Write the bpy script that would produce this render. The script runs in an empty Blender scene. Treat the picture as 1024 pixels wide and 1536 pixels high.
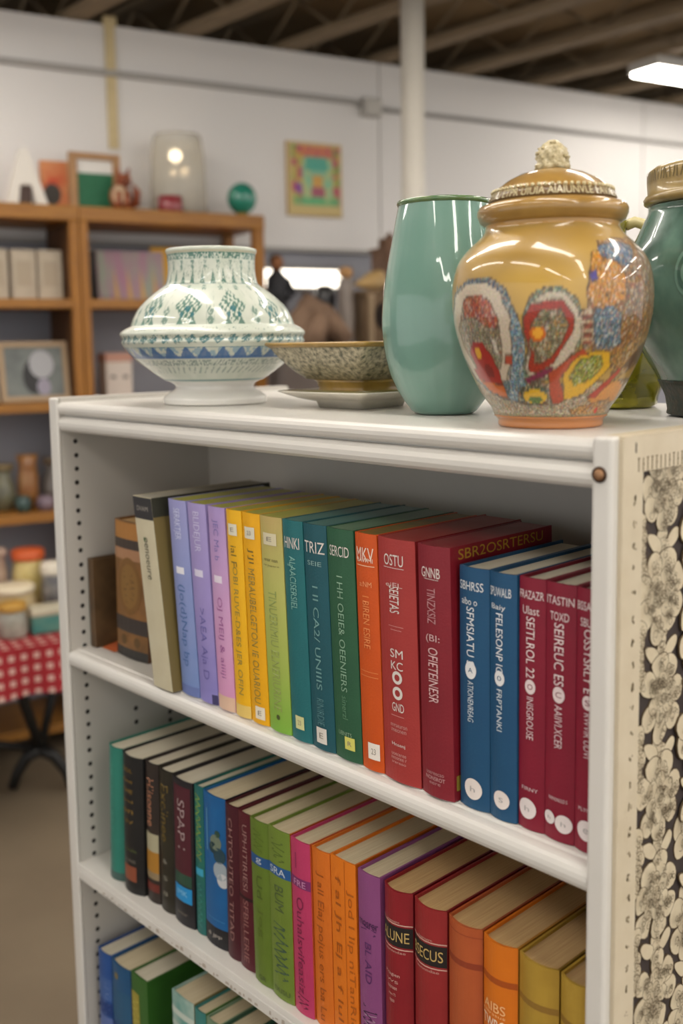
import bpy, math, random
import numpy as np
from mathutils import Vector, Matrix
random.seed(7); rng = np.random.default_rng(5)
SC = bpy.context.scene
COL = SC.collection
HB = 1.25                       # height of the white bookcase
PI = math.pi

# ------------------------------------------------------------------ helpers
def lin(h):
    h = h.lstrip('#'); c = [int(h[i:i+2], 16)/255 for i in (0, 2, 4)]
    return tuple(x/12.92 if x <= .04045 else ((x+.055)/1.055)**2.4 for x in c)
_M = {}
def mat(key, col, rough=.5, metal=0, noise=0., nscale=40., bump=0., bscale=200., coat=0., trans=0., emit=0., col2=None, grad=None, stretch=None, spec=.5, ior=1.45):
    """procedural principled material; noise mixes towards col2 (or a darker tone)"""
    k = (key, col)
    if k in _M: return _M[k]
    m = bpy.data.materials.new(key); m.use_nodes = True
    nt = m.node_tree; N = nt.nodes; L = nt.links; b = N['Principled BSDF']
    c = lin(col) if isinstance(col, str) else col
    b.inputs['Base Color'].default_value = (*c, 1)
    b.inputs['Roughness'].default_value = rough; b.inputs['Metallic'].default_value = metal
    b.inputs['Coat Weight'].default_value = coat; b.inputs['Coat Roughness'].default_value = .015
    b.inputs['Transmission Weight'].default_value = trans; b.inputs['IOR'].default_value = ior
    b.inputs['Specular IOR Level'].default_value = spec
    if emit:
        b.inputs['Emission Color'].default_value = (*c, 1); b.inputs['Emission Strength'].default_value = emit
    tc = N.new('ShaderNodeTexCoord'); src = tc.outputs['Object']
    if stretch:
        mp = N.new('ShaderNodeMapping'); mp.inputs['Scale'].default_value = stretch
        L.new(src, mp.inputs['Vector']); src = mp.outputs['Vector']
    if grad:
        sp = N.new('ShaderNodeSeparateXYZ'); L.new(tc.outputs['Generated'], sp.inputs[0])
        r = N.new('ShaderNodeValToRGB'); L.new(sp.outputs['Z'], r.inputs[0])
        els = r.color_ramp.elements
        for i, (p, h) in enumerate(grad):
            e = els[i] if i < 2 else els.new(p)
            e.position = p; e.color = (*lin(h), 1)
        base = r.outputs[0]
    else: base = None
    if noise:
        n = N.new('ShaderNodeTexNoise'); n.inputs['Scale'].default_value = nscale; n.inputs['Detail'].default_value = 5
        L.new(src, n.inputs['Vector'])
        rr = N.new('ShaderNodeMapRange'); rr.inputs[1].default_value = .35; rr.inputs[2].default_value = .7
        rr.inputs[3].default_value = 0; rr.inputs[4].default_value = noise
        L.new(n.outputs['Fac'], rr.inputs[0])
        mx = N.new('ShaderNodeMix'); mx.data_type = 'RGBA'
        L.new(rr.outputs[0], mx.inputs['Factor'])
        mx.inputs['A'].default_value = (*c, 1)
        if base: L.new(base, mx.inputs['A'])
        c2 = lin(col2) if col2 else tuple(x*.45 for x in c)
        mx.inputs['B'].default_value = (*c2, 1)
        base = mx.outputs['Result']
    if base: L.new(base, b.inputs['Base Color'])
    if bump:
        n2 = N.new('ShaderNodeTexNoise'); n2.inputs['Scale'].default_value = bscale; n2.inputs['Detail'].default_value = 3
        L.new(src, n2.inputs['Vector'])
        bp = N.new('ShaderNodeBump'); bp.inputs['Strength'].default_value = bump; bp.inputs['Distance'].default_value = .002
        L.new(n2.outputs['Fac'], bp.inputs['Height']); L.new(bp.outputs[0], b.inputs['Normal'])
    _M[k] = m
    return m
def mat_attr(key, rough=.15, coat=.5, speck=0., sscale=500., bump=0., bscale=300.):
    """colour comes from the painted attribute 'paint'; its alpha says how much fine glaze speckle to add"""
    m = bpy.data.materials.new(key); m.use_nodes = True
    nt = m.node_tree; N = nt.nodes; L = nt.links; b = N['Principled BSDF']
    at = N.new('ShaderNodeAttribute'); at.attribute_name = 'paint'
    out = at.outputs['Color']
    tc = N.new('ShaderNodeTexCoord')
    if speck:
        v = N.new('ShaderNodeTexNoise'); v.inputs['Scale'].default_value = sscale; v.inputs['Detail'].default_value = 2
        L.new(tc.outputs['Object'], v.inputs['Vector'])
        r = N.new('ShaderNodeValToRGB'); r.color_ramp.interpolation = 'LINEAR'
        e = r.color_ramp.elements; e[0].position = .42; e[0].color = (.02, .025, .02, 1); e[1].position = .56; e[1].color = (1, 1, 1, 1)
        L.new(v.outputs['Fac'], r.inputs[0])
        v2 = N.new('ShaderNodeTexNoise'); v2.inputs['Scale'].default_value = sscale*.6; v2.inputs['Detail'].default_value = 0
        L.new(tc.outputs['Object'], v2.inputs['Vector'])
        hs = N.new('ShaderNodeMix'); hs.data_type = 'RGBA'; hs.blend_type = 'OVERLAY'
        L.new(out, hs.inputs['A']); L.new(v2.outputs['Color'], hs.inputs['B'])
        ml = N.new('ShaderNodeMath'); ml.operation = 'MULTIPLY'; L.new(at.outputs['Alpha'], ml.inputs[0]); ml.inputs[1].default_value = speck
        ml2 = N.new('ShaderNodeMath'); ml2.operation = 'MULTIPLY'; ml2.inputs[1].default_value = .6; L.new(ml.outputs[0], ml2.inputs[0]); L.new(ml2.outputs[0], hs.inputs['Factor'])
        mx = N.new('ShaderNodeMix'); mx.data_type = 'RGBA'; mx.blend_type = 'MULTIPLY'
        L.new(ml.outputs[0], mx.inputs['Factor']); L.new(hs.outputs['Result'], mx.inputs['A']); L.new(r.outputs[0], mx.inputs['B'])
        out = mx.outputs['Result']
    L.new(out, b.inputs['Base Color'])
    b.inputs['Roughness'].default_value = rough; b.inputs['Coat Weight'].default_value = coat; b.inputs['Coat Roughness'].default_value = .02
    if bump:
        n2 = N.new('ShaderNodeTexNoise'); n2.inputs['Scale'].default_value = bscale
        L.new(tc.outputs['Object'], n2.inputs['Vector'])
        bp = N.new('ShaderNodeBump'); bp.inputs['Strength'].default_value = bump; bp.inputs['Distance'].default_value = .002
        L.new(n2.outputs['Fac'], bp.inputs['Height']); L.new(bp.outputs[0], b.inputs['Normal'])
    return m

class MB:
    def __init__(s): s.v = []; s.f = []; s.m = []; s.sm = []
    def add(s, vs, fs, mi=0, smooth=False):
        o = len(s.v); s.v += [tuple(p) for p in vs]
        for f in fs: s.f.append([i+o for i in f]); s.m.append(mi); s.sm.append(smooth)
        return s
    def box(s, x0, x1, y0, y1, z0, z1, mi=0, rz=0, rx=0, c=None):
        vs = [(x, y, z) for z in (z0, z1) for y in (y0, y1) for x in (x0, x1)]
        if rz or rx:
            c = c or ((x0+x1)/2, (y0+y1)/2, (z0+z1)/2); R_ = Matrix.Rotation(rz, 3, 'Z') @ Matrix.Rotation(rx, 3, 'X'); cc = Vector(c)
            vs = [R_ @ (Vector(p)-cc)+cc for p in vs]
        return s.add(vs, [(0, 2, 3, 1), (4, 5, 7, 6), (0, 1, 5, 4), (2, 6, 7, 3), (0, 4, 6, 2), (1, 3, 7, 5)], mi)
    def prism_x(s, prof, x0, x1, mi=0, smooth=False):
        """closed profile of (y,z) swept along x"""
        n = len(prof); vs = [(x0, y, z) for y, z in prof]+[(x1, y, z) for y, z in prof]
        s.add(vs, [(i, (i+1) % n, (i+1) % n+n, i+n) for i in range(n)], mi, smooth)
        return s.add(vs, [list(range(n))[::-1], list(range(n, 2*n))], mi)
    def prism_y(s, prof, y0, y1, mi=0, smooth=False):
        n = len(prof); vs = [(x, y0, z) for x, z in prof]+[(x, y1, z) for x, z in prof]
        s.add(vs, [(i, (i+1) % n, (i+1) % n+n, i+n) for i in range(n)], mi, smooth)
        return s.add(vs, [list(range(n))[::-1], list(range(n, 2*n))], mi)
    def lathe(s, prof, seg=48, mi=0, c=(0, 0, 0), smooth=True, sq=0., fac=None):
        """profile of (r,z); sq>0 squares the outline"""
        n = len(prof); vs = []
        for r, z in prof:
            for k in range(seg):
                a = 2*PI*k/seg; q = 1.
                if sq: q = 1/max(abs(math.cos(a)), abs(math.sin(a)))**sq
                if fac: q *= fac(a, z)
                vs.append((c[0]+r*q*math.cos(a), c[1]+r*q*math.sin(a), c[2]+z))
        fs = [(i*seg+k, i*seg+(k+1) % seg, (i+1)*seg+(k+1) % seg, (i+1)*seg+k) for i in range(n-1) for k in range(seg)]
        if prof[0][0] > 1e-5: fs.append(list(range(seg))[::-1])
        if prof[-1][0] > 1e-5: fs.append(list(range((n-1)*seg, n*seg)))
        return s.add(vs, fs, mi, smooth)
    def tube(s, pts, rad, seg=10, mi=0):
        pts = [Vector(p) for p in pts]; n = len(pts); vs = []
        rads = rad if isinstance(rad, (list, tuple)) else [rad]*n
        up = Vector((.3, .2, .93))
        for i, p in enumerate(pts):
            t = (pts[min(i+1, n-1)]-pts[max(i-1, 0)]).normalized()
            a = t.cross(up); a = a.normalized() if a.length > 1e-3 else t.orthogonal().normalized(); b = t.cross(a)
            for k in range(seg):
                w = 2*PI*k/seg; vs.append(p+(a*math.cos(w)+b*math.sin(w))*rads[i])
        fs = [(i*seg+k, i*seg+(k+1) % seg, (i+1)*seg+(k+1) % seg, (i+1)*seg+k) for i in range(n-1) for k in range(seg)]
        s.add(vs, fs, mi, True); o = len(s.v)-n*seg
        s.f += [list(range(o, o+seg))[::-1], list(range(o+(n-1)*seg, o+n*seg))]; s.m += [mi]*2; s.sm += [False]*2
        return s
    def ball(s, c, r, mi=0, seg=20, rings=12, sc=(1, 1, 1), wob=0.):
        vs = []; fs = []
        for i in range(rings+1):
            t = PI*i/rings
            for k in range(seg):
                a = 2*PI*k/seg; q = r*(1+wob*math.sin(3*a+5*t)*math.sin(2*t+a))
                vs.append((c[0]+q*math.sin(t)*math.cos(a)*sc[0], c[1]+q*math.sin(t)*math.sin(a)*sc[1], c[2]-q*math.cos(t)*sc[2]))
        fs = [(i*seg+k, i*seg+(k+1) % seg, (i+1)*seg+(k+1) % seg, (i+1)*seg+k) for i in range(rings) for k in range(seg)]
        return s.add(vs, fs, mi, True)
    def build(s, name, mats, parent=None, bevel=0, seg=2, loc=None, rz=None, sub=0):
        me = bpy.data.meshes.new(name); me.from_pydata(s.v, [], s.f)
        for m in (mats if isinstance(mats, (list, tuple)) else [mats]): me.materials.append(m)
        me.polygons.foreach_set('material_index', s.m); me.polygons.foreach_set('use_smooth', s.sm)
        me.update()
        o = bpy.data.objects.new(name, me); COL.objects.link(o)
        if parent: o.parent = parent
        if loc: o.location = loc
        if rz is not None: o.rotation_euler = (0, 0, rz)
        if bevel:
            b = o.modifiers.new('bevel', 'BEVEL'); b.width = bevel; b.segments = seg; b.limit_method = 'ANGLE'; b.angle_limit = .6
        if sub:
            b = o.modifiers.new('sub', 'SUBSURF'); b.levels = sub; b.render_levels = sub
        return o
def thing(name, label, cat, loc, rz=0, group=None):
    o = bpy.data.objects.new(name, None); COL.objects.link(o); o.empty_display_size = .05
    o.location = loc; o.rotation_euler = (0, 0, rz)
    return tag(o, label, cat, group)
def tag(o, label, cat, group=None):
    o['label'] = label; o['category'] = cat
    if group: o['group'] = group
    return o
def struct(o): o['kind'] = 'structure'; return o

_T = {}
def glyphs(text):
    """outline mesh of a word, scaled to the unit square"""
    if text in _T: return _T[text]
    cu = bpy.data.curves.new('t', 'FONT'); cu.body = text; cu.resolution_u = 3
    o = bpy.data.objects.new('t', cu); COL.objects.link(o)
    me = bpy.data.meshes.new_from_object(o.evaluated_get(bpy.context.evaluated_depsgraph_get()))
    V = [(v.co.x, v.co.y) for v in me.vertices]; F = [list(p.vertices) for p in me.polygons]
    bpy.data.objects.remove(o); bpy.data.curves.remove(cu); bpy.data.meshes.remove(me)
    if not V: return [], []
    x0 = min(v[0] for v in V); x1 = max(v[0] for v in V); y0 = min(v[1] for v in V); y1 = max(v[1] for v in V)
    V = [((x-x0)/(x1-x0), (y-y0)/(y1-y0)) for x, y in V]
    _T[text] = (V, F); return V, F

# ------------------------------------------------------------------ painted lathe (numpy)
def painted_lathe(name, prof, seg, paint, material, parent, sub=4):
    """prof: rows (r, z, key) - key is the design height handed to paint(phi, key); phi=0 looks along local -Y"""
    P = np.array(prof, float); n = len(P)
    t = np.linspace(0, n-1, (n-1)*sub+1); i = np.clip(t.astype(int), 0, n-2); f = (t-i)[:, None]
    p0 = P[np.clip(i-1, 0, n-1)]; p1 = P[i]; p2 = P[i+1]; p3 = P[np.clip(i+2, 0, n-1)]
    Q = .5*((2*p1)+(-p0+p2)*f+(2*p0-5*p1+4*p2-p3)*f*f+(-p0+3*p1-3*p2+p3)*f**3)
    Q[:, 0] = np.maximum(Q[:, 0], 0)
    R = len(Q); ph = np.linspace(-PI, PI, seg, endpoint=False)
    PH, KY = np.meshgrid(ph, Q[:, 2]); RR = np.repeat(Q[:, :1], seg, 1); ZZ = np.repeat(Q[:, 1:2], seg, 1)
    co = np.stack([RR*np.sin(PH), -RR*np.cos(PH), ZZ], -1).reshape(-1, 3)
    a = np.arange((R-1)*seg).reshape(R-1, seg); b = np.roll(a, -1, 1)
    q = np.stack([a, b, b+seg, a+seg], -1).reshape(-1)
    me = bpy.data.meshes.new(name); me.vertices.add(len(co)); me.vertices.foreach_set('co', co.ravel())
    nf = (R-1)*seg; me.loops.add(nf*4); me.polygons.add(nf)
    me.loops.foreach_set('vertex_index', q); me.polygons.foreach_set('loop_start', np.arange(0, nf*4, 4))
    me.polygons.foreach_set('use_smooth', np.ones(nf, bool)); me.update(calc_edges=True)
    rgba = paint(PH.ravel(), KY.ravel())
    at = me.color_attributes.new('paint', 'FLOAT_COLOR', 'POINT'); at.data.foreach_set('color', rgba.astype(np.float32).ravel())
    me.materials.append(material)
    o = bpy.data.objects.new(name, me); COL.objects.link(o); o.parent = parent
    return o
def hsh(i, j, s=0):
    x = np.sin(i*127.1+j*311.7+s*74.7)*43758.5453
    return x-np.floor(x)
def vnoise(x, y, s=0):
    i = np.floor(x); j = np.floor(y); u = x-i; v = y-j; u = u*u*(3-2*u); v = v*v*(3-2*v)
    return (hsh(i, j, s)*(1-u)+hsh(i+1, j, s)*u)*(1-v)+(hsh(i, j+1, s)*(1-u)+hsh(i+1, j+1, s)*u)*v
def inpoly(x, y, P):
    c = np.zeros(x.shape, bool); n = len(P)
    for k in range(n):
        x1, y1 = P[k]; x2, y2 = P[(k+1) % n]
        if y1 == y2: continue
        c ^= ((y1 > y) != (y2 > y)) & (x < (x2-x1)*(y-y1)/(y2-y1)+x1)
    return c

# ------------------------------------------------------------------ camera
CP = Vector((1.31977131, -.690495271, HB+.0777314382)); yaw, pitch, roll = .81408541, .115088629, -.0148217005
F_PX = 1535.17455; SH = -78.0870116
cy, sy_, cp, sp = math.cos(yaw), math.sin(yaw), math.cos(pitch), math.sin(pitch)
fw = Vector((-sy_*cp, cy*cp, -sp)); r0 = Vector((cy, sy_, 0)); u0 = r0.cross(fw)
rt = r0*math.cos(roll)+u0*math.sin(roll); up = u0*math.cos(roll)-r0*math.sin(roll)
cam = bpy.data.cameras.new('camera'); co = bpy.data.objects.new('camera', cam); COL.objects.link(co)
co.matrix_world = Matrix(((rt.x, up.x, -fw.x, CP.x), (rt.y, up.y, -fw.y, CP.y), (rt.z, up.z, -fw.z, CP.z), (0, 0, 0, 1)))
cam.sensor_fit = 'AUTO'; cam.sensor_width = 36; cam.lens = F_PX/1536*36; cam.shift_y = SH/1536
cam.clip_start = .02; cam.clip_end = 60
cam.dof.use_dof = True; cam.dof.focus_distance = 1.04; cam.dof.aperture_fstop = 3.4; cam.dof.aperture_blades = 0
SC.camera = co

# ------------------------------------------------------------------ white bookcase
W, T, DB, DP = .90, .022, .25, .415
white = mat('white_paint', '#d9d6d0', .32, noise=.18, nscale=9, bump=.03, bscale=60, col2='#c4bfb5')
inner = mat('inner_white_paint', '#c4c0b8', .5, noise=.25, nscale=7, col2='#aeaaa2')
beige = mat('beige_paint', '#cfc3ab', .5, noise=.35, nscale=30, col2='#b8a98c', bump=.05, bscale=150)
hole = mat('peg_hole_dark', '#2e2a28', .8)
gap = mat('fretwork_gap_dark', '#3b3230', .7, noise=.3, nscale=60)
inkm = mat('fretwork_line', '#54442f', .7)
ivory = mat('fretwork_ivory', '#d0c4a9', .5, noise=.4, nscale=90, col2='#bba98b', bump=.1, bscale=400)
case = thing('bookcase', 'white painted open bookcase in the foreground with fretwork side and rows of books', 'bookcase', (0, 0, 0))
Z = lambda z: HB+z
# left side panel with peg holes
m = MB(); m.box(0, T, 0, DP, 0, HB+.006)
def disc(m, c, r, nrm, mi, n=12):
    ax = {'x': lambda a: (c[0], c[1]+r*math.cos(a), c[2]+r*math.sin(a)), 'y': lambda a: (c[0]+r*math.cos(a), c[1], c[2]+r*math.sin(a))}[nrm]
    m.add([ax(2*PI*k/n) for k in range(n)], [list(range(n))], mi)
for k in range(60):
    z = Z(-.055-.0197*k)
    if z > .04: disc(m, (T+.0004, .0215+random.uniform(-.0008, .0008), z+random.uniform(-.001, .001)), .0035, 'x', 1)
for k in range(14):
    z = Z(-.4655-.0212*k)
    if k in (0, 1) or k > 13: disc(m, (T+.0004, .1018, z), .0038, 'x', 1)
for z in (-.4655, -.487, -.50): disc(m, (T+.0004, .162, Z(z)), .0036, 'x', 1)
m.build('side_panel', [inner, hole], case)
m = MB(); m.box(-.0005, T, -.0055, .0, 0, HB+.006); m.build('front_edge', white, case, bevel=.003)
# top board with a moulded front
def nose(y0, z0, z1, n=7, d=.010):
    c = (z0+z1)/2; r = (z1-z0)/2
    return [(y0-d*math.sin(PI*k/n) if 0 < k < n else y0, c+r*math.cos(PI*k/n)) for k in range(n+1)]
m = MB(); m.prism_x([(DP, Z(0))]+nose(.004, Z(-.0175), Z(0), d=.008)+[(.007, Z(-.0175)), (.007, Z(-.0195))]+[(.03, Z(-.0195)), (DP, Z(-.0195))], T, W-T)
m.build('top_board', white, case, bevel=.0006, seg=1)
m = MB(); m.prism_x([(.022, Z(-.0195))]+nose(.005, Z(-.0405), Z(-.0195), d=.009)+[(.022, Z(-.0405))], T, W-T); m.build('top_moulding', white, case, bevel=.0006, seg=1)
m = MB(); m.box(T, W-T, DB, DB+.006, .06, HB-.0195); m.build('back_panel', inner, case)
# shelves
S1, S2, S3 = -.3524, -.6713, -.99
def shelf(z, bull=True):
    m = MB(); zt = Z(z); th = .024
    if bull:
        prof = [(DB, zt-th+.004), (.02, zt-th+.004), (.018, zt-th)]+[(.003-.008*math.sin(PI*k/8), zt-th/2-.001-(th/2-.001)*math.cos(PI*k/8)) for k in range(9)]+[(.006, zt-.0016), (.009, zt-.0016), (.011, zt), (DB, zt)]
    else:
        prof = [(DB, zt-th+.004), (.014, zt-th+.004), (.012, zt-th), (-.003, zt-th), (-.005, zt-th+.002), (-.005, zt-.009), (-.0035, zt-.0085), (-.0035, zt-.0075), (-.005, zt-.007), (-.004, zt), (DB, zt)]
    m.prism_x(prof, T, W-T)
    if not bull:
        x = .09
        while x < .87:                       # worn dark marks along the lower front lip
            w = random.uniform(.002, .009)
            if random.random() < .8:
                h0 = zt-th+random.uniform(.003, .006); h1 = h0+random.uniform(.0015, .006)
                m.add([(x, -.0053, h0), (x+w, -.0053, h0+.0006), (x+w*.8, -.0053, h1), (x+w*.1, -.0053, h1-.0006)], [(0, 1, 2, 3)], 1)
            x += w+random.uniform(.001, .007)
    return m.build('shelf', [white, mat('worn_mark', '#b3a99c', .7)], case, bevel=.0005, seg=1)
shelf(S1); shelf(S2, False); shelf(S3)
m = MB(); m.box(T, W-T, .01, DB, .04, .06); m.box(T, W-T, .02, .035, 0, .04); m.build('base_board', white, case)
# right side: white stile, screw, beige panel with fretwork
m = MB(); m.box(W-T, W-.004, -.0065, .010, 0, HB+.002); m.build('front_stile', white, case, bevel=.0035, seg=3)
rp = MB(); rp.box(W-T, W-.004, .010, DP, 0, HB); side = rp.build('side_panel', gap, case); side['label'] = 'beige side panel with floral fretwork over dark gaps'
m = MB()
m.box(W-.006, W, .004, .034, 0, HB); m.box(W-.006, W, .034, DP, HB-.028, HB); m.box(W-.006, W, DP-.03, DP, 0, HB-.028); m.box(W-.006, W, .034, DP-.03, 0, .06)
k = 0; z = HB-.05
while z > .1:                               # pressed rosette marks down the border
    for j in range(random.randint(3, 6)):
        cy0 = .0225+random.uniform(-.0022, .0022); cz = z+random.uniform(-.003, .003); r = random.uniform(.0005, .0014)
        m.add([(W+.0002, cy0+r*math.cos(a), cz+1.5*r*math.sin(a)) for a in [2*PI*q/7 for q in range(7)]], [list(range(7))], 1)
    z -= random.uniform(.017, .023)
y = .026
while y < DP-.02:                           # little comb of strokes under the top edge
    m.box(W, W+.0002, y, y+.0014, HB-.0275, HB-.0165, 1)
    if random.random() < .6: m.box(W, W+.0002, y-.001, y+.0026, HB-.0172, HB-.0162, 1)
    if random.random() < .4: m.box(W, W+.0002, y-.0002, y+.0024, HB-.0225, HB-.0215, 1)
    y += .0068
m.box(W, W+.0002, .0215, .0232, HB-.012, HB-.004, 2)
m.box(W-T+.001, W-.0003, .006, DP, HB+.0001, HB+.0016)
m.build('panel_border', [beige, mat('border_mark', '#77684f', .7), hole], side, bevel=.0006, seg=1)
# fretwork: lobed flowers, stems and leaves of raised ivory with drawn lines, on the dark recess
fr = MB(); lvl = [0]
X0 = W-.0032
def blob(pts, lw=.0007, lines=True):
    lvl[0] += 1; x = X0+(lvl[0] % 400)*6e-6
    n = len(pts); c = (sum(p[0] for p in pts)/n, sum(p[1] for p in pts)/n)
    rim = [((p[0]-c[0])*(1+lw/ .012)+c[0], (p[1]-c[1])*(1+lw/.012)+c[1]) for p in pts]
    fr.add([(x, *p) for p in rim]+[(x-.0018, *p) for p in rim], [list(range(n))]+[(i, i+n, (i+1) % n+n, (i+1) % n) for i in range(n)], 1)
    fr.add([(x+3e-6, *p) for p in pts], [list(range(n))], 0)
def petal(c, a, ln, wd, n=16):
    pts = []
    k1, k2 = random.uniform(.0, .13), random.uniform(0, 6)
    for i in range(n):
        t = 2*PI*i/n; l = math.cos(t)*ln*(1+k1*math.sin(2*t+k2)); w = math.sin(t)*wd*(1+.25*math.cos(t))*(1+k1*math.cos(3*t+k2))
        pts.append((c[0]+l*math.cos(a)-w*math.sin(a), c[1]+l*math.sin(a)+w*math.cos(a)))
    blob(pts)
def stroke(P, w=.00055):
    lvl[0] += 0; x = X0+.0026
    n = len(P); vs = []
    for i in range(n):
        dx = P[min(i+1, n-1)][0]-P[max(i-1, 0)][0]; dz = P[min(i+1, n-1)][1]-P[max(i-1, 0)][1]; d = math.hypot(dx, dz) or 1
        vs += [(x, P[i][0]-dz/d*w/2, P[i][1]+dx/d*w/2), (x, P[i][0]+dz/d*w/2, P[i][1]-dx/d*w/2)]
    fr.add(vs, [(2*i, 2*i+1, 2*i+3, 2*i+2) for i in range(n-1)], 1)
def curl(c, r, turns=1.3, a0=None):
    a0 = random.uniform(0, 6.3) if a0 is None else a0; n = int(9*turns)+3; s = random.choice((-1, 1))
    stroke([(c[0]+r*(1-.75*i/n)*math.cos(a0+s*turns*2*PI*i/n), c[1]+1.1*r*(1-.75*i/n)*math.sin(a0+s*turns*2*PI*i/n)) for i in range(n+1)])
def flower(cy0, cz, s):
    a0 = random.uniform(0, 6.3); n = random.choice((7, 8))
    for i in range(n):
        a = a0+2*PI*i/n+random.uniform(-.15, .15); d = s*random.uniform(.60, .72)
        petal((cy0+math.cos(a)*d, cz+1.12*math.sin(a)*d), a, s*random.uniform(.34, .42), s*random.uniform(.29, .36))
        for q in range(5): curl((cy0+math.cos(a+random.uniform(-.3, .3))*s*random.uniform(.5, .85), cz+1.1*math.sin(a+random.uniform(-.2, .2))*s*random.uniform(.5, .85)), s*random.uniform(.06, .16), random.uniform(.6, 1.5))
    n = 6
    for i in range(n):
        a = a0+.4+2*PI*i/n; petal((cy0+math.cos(a)*s*.34, cz+math.sin(a)*s*.36), a, s*.28, s*.21)
    petal((cy0, cz), PI/2, s*.26, s*.19)
    curl((cy0, cz), s*.13, 1.6); curl((cy0, cz), s*.2, 1.0)
    for q in range(40): curl((cy0+random.uniform(-.5, .5)*s, cz+random.uniform(-.55, .55)*s), s*random.uniform(.06, .16), random.uniform(.5, 1.6))
pitchz = .0885
for ci, yc in enumerate((.073, .134, .195, .256, .317, .372)):
    z = HB-.046-(pitchz/2 if ci % 2 else 0)
    while z > .1:
        for q in range(4): petal((yc+random.uniform(-.003, .003), z-.032-q*.008), PI/2, .0075, .0075); [curl((yc+random.uniform(-.004, .004), z-.034-q*.007), random.uniform(.002, .0045), 1.) for e in range(2)]
        for sg in (-1, 1):
            if yc+sg*.022 > .036: petal((yc+sg*.014, z-.046+random.uniform(-.004, .004)), sg*.6, .013, .0062)
        flower(yc+random.uniform(-.002, .002), z, .0345*random.uniform(.95, 1.05))
        if ci == 0:
            for q in range(5):
                a = random.uniform(0, 3); petal((.0385+random.uniform(-.003, .003), z-.026-q*.0105), a, .0095, .0085)
                curl((.039, z-.026-q*.0105), .0055, 1.6); curl((.042, z-.03-q*.0105), .004, 1.2)
        z -= pitchz
fr.build('fretwork', [ivory, inkm], side)
m = MB(); m.lathe([(.0044, .0012), (.0044, .0018), (.003, .0026), (.0, .0029)], 20); m.lathe([(.0064, 0), (.0064, .0012), (.0052, .0019), (.0044, .0013), (.0, .0012)], 24, 1)
sc = m.build('screw', [mat('copper_screw', '#b58a66', .4, .7, noise=.5, nscale=300), mat('screw_ring_dark', '#4a3426', .4, .6)], case, loc=(W-T/2-.003, -.0066, Z(-.0275))); sc.rotation_euler = (PI/2, 0, 0)
sc['label'] = 'round copper screw head'

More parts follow.
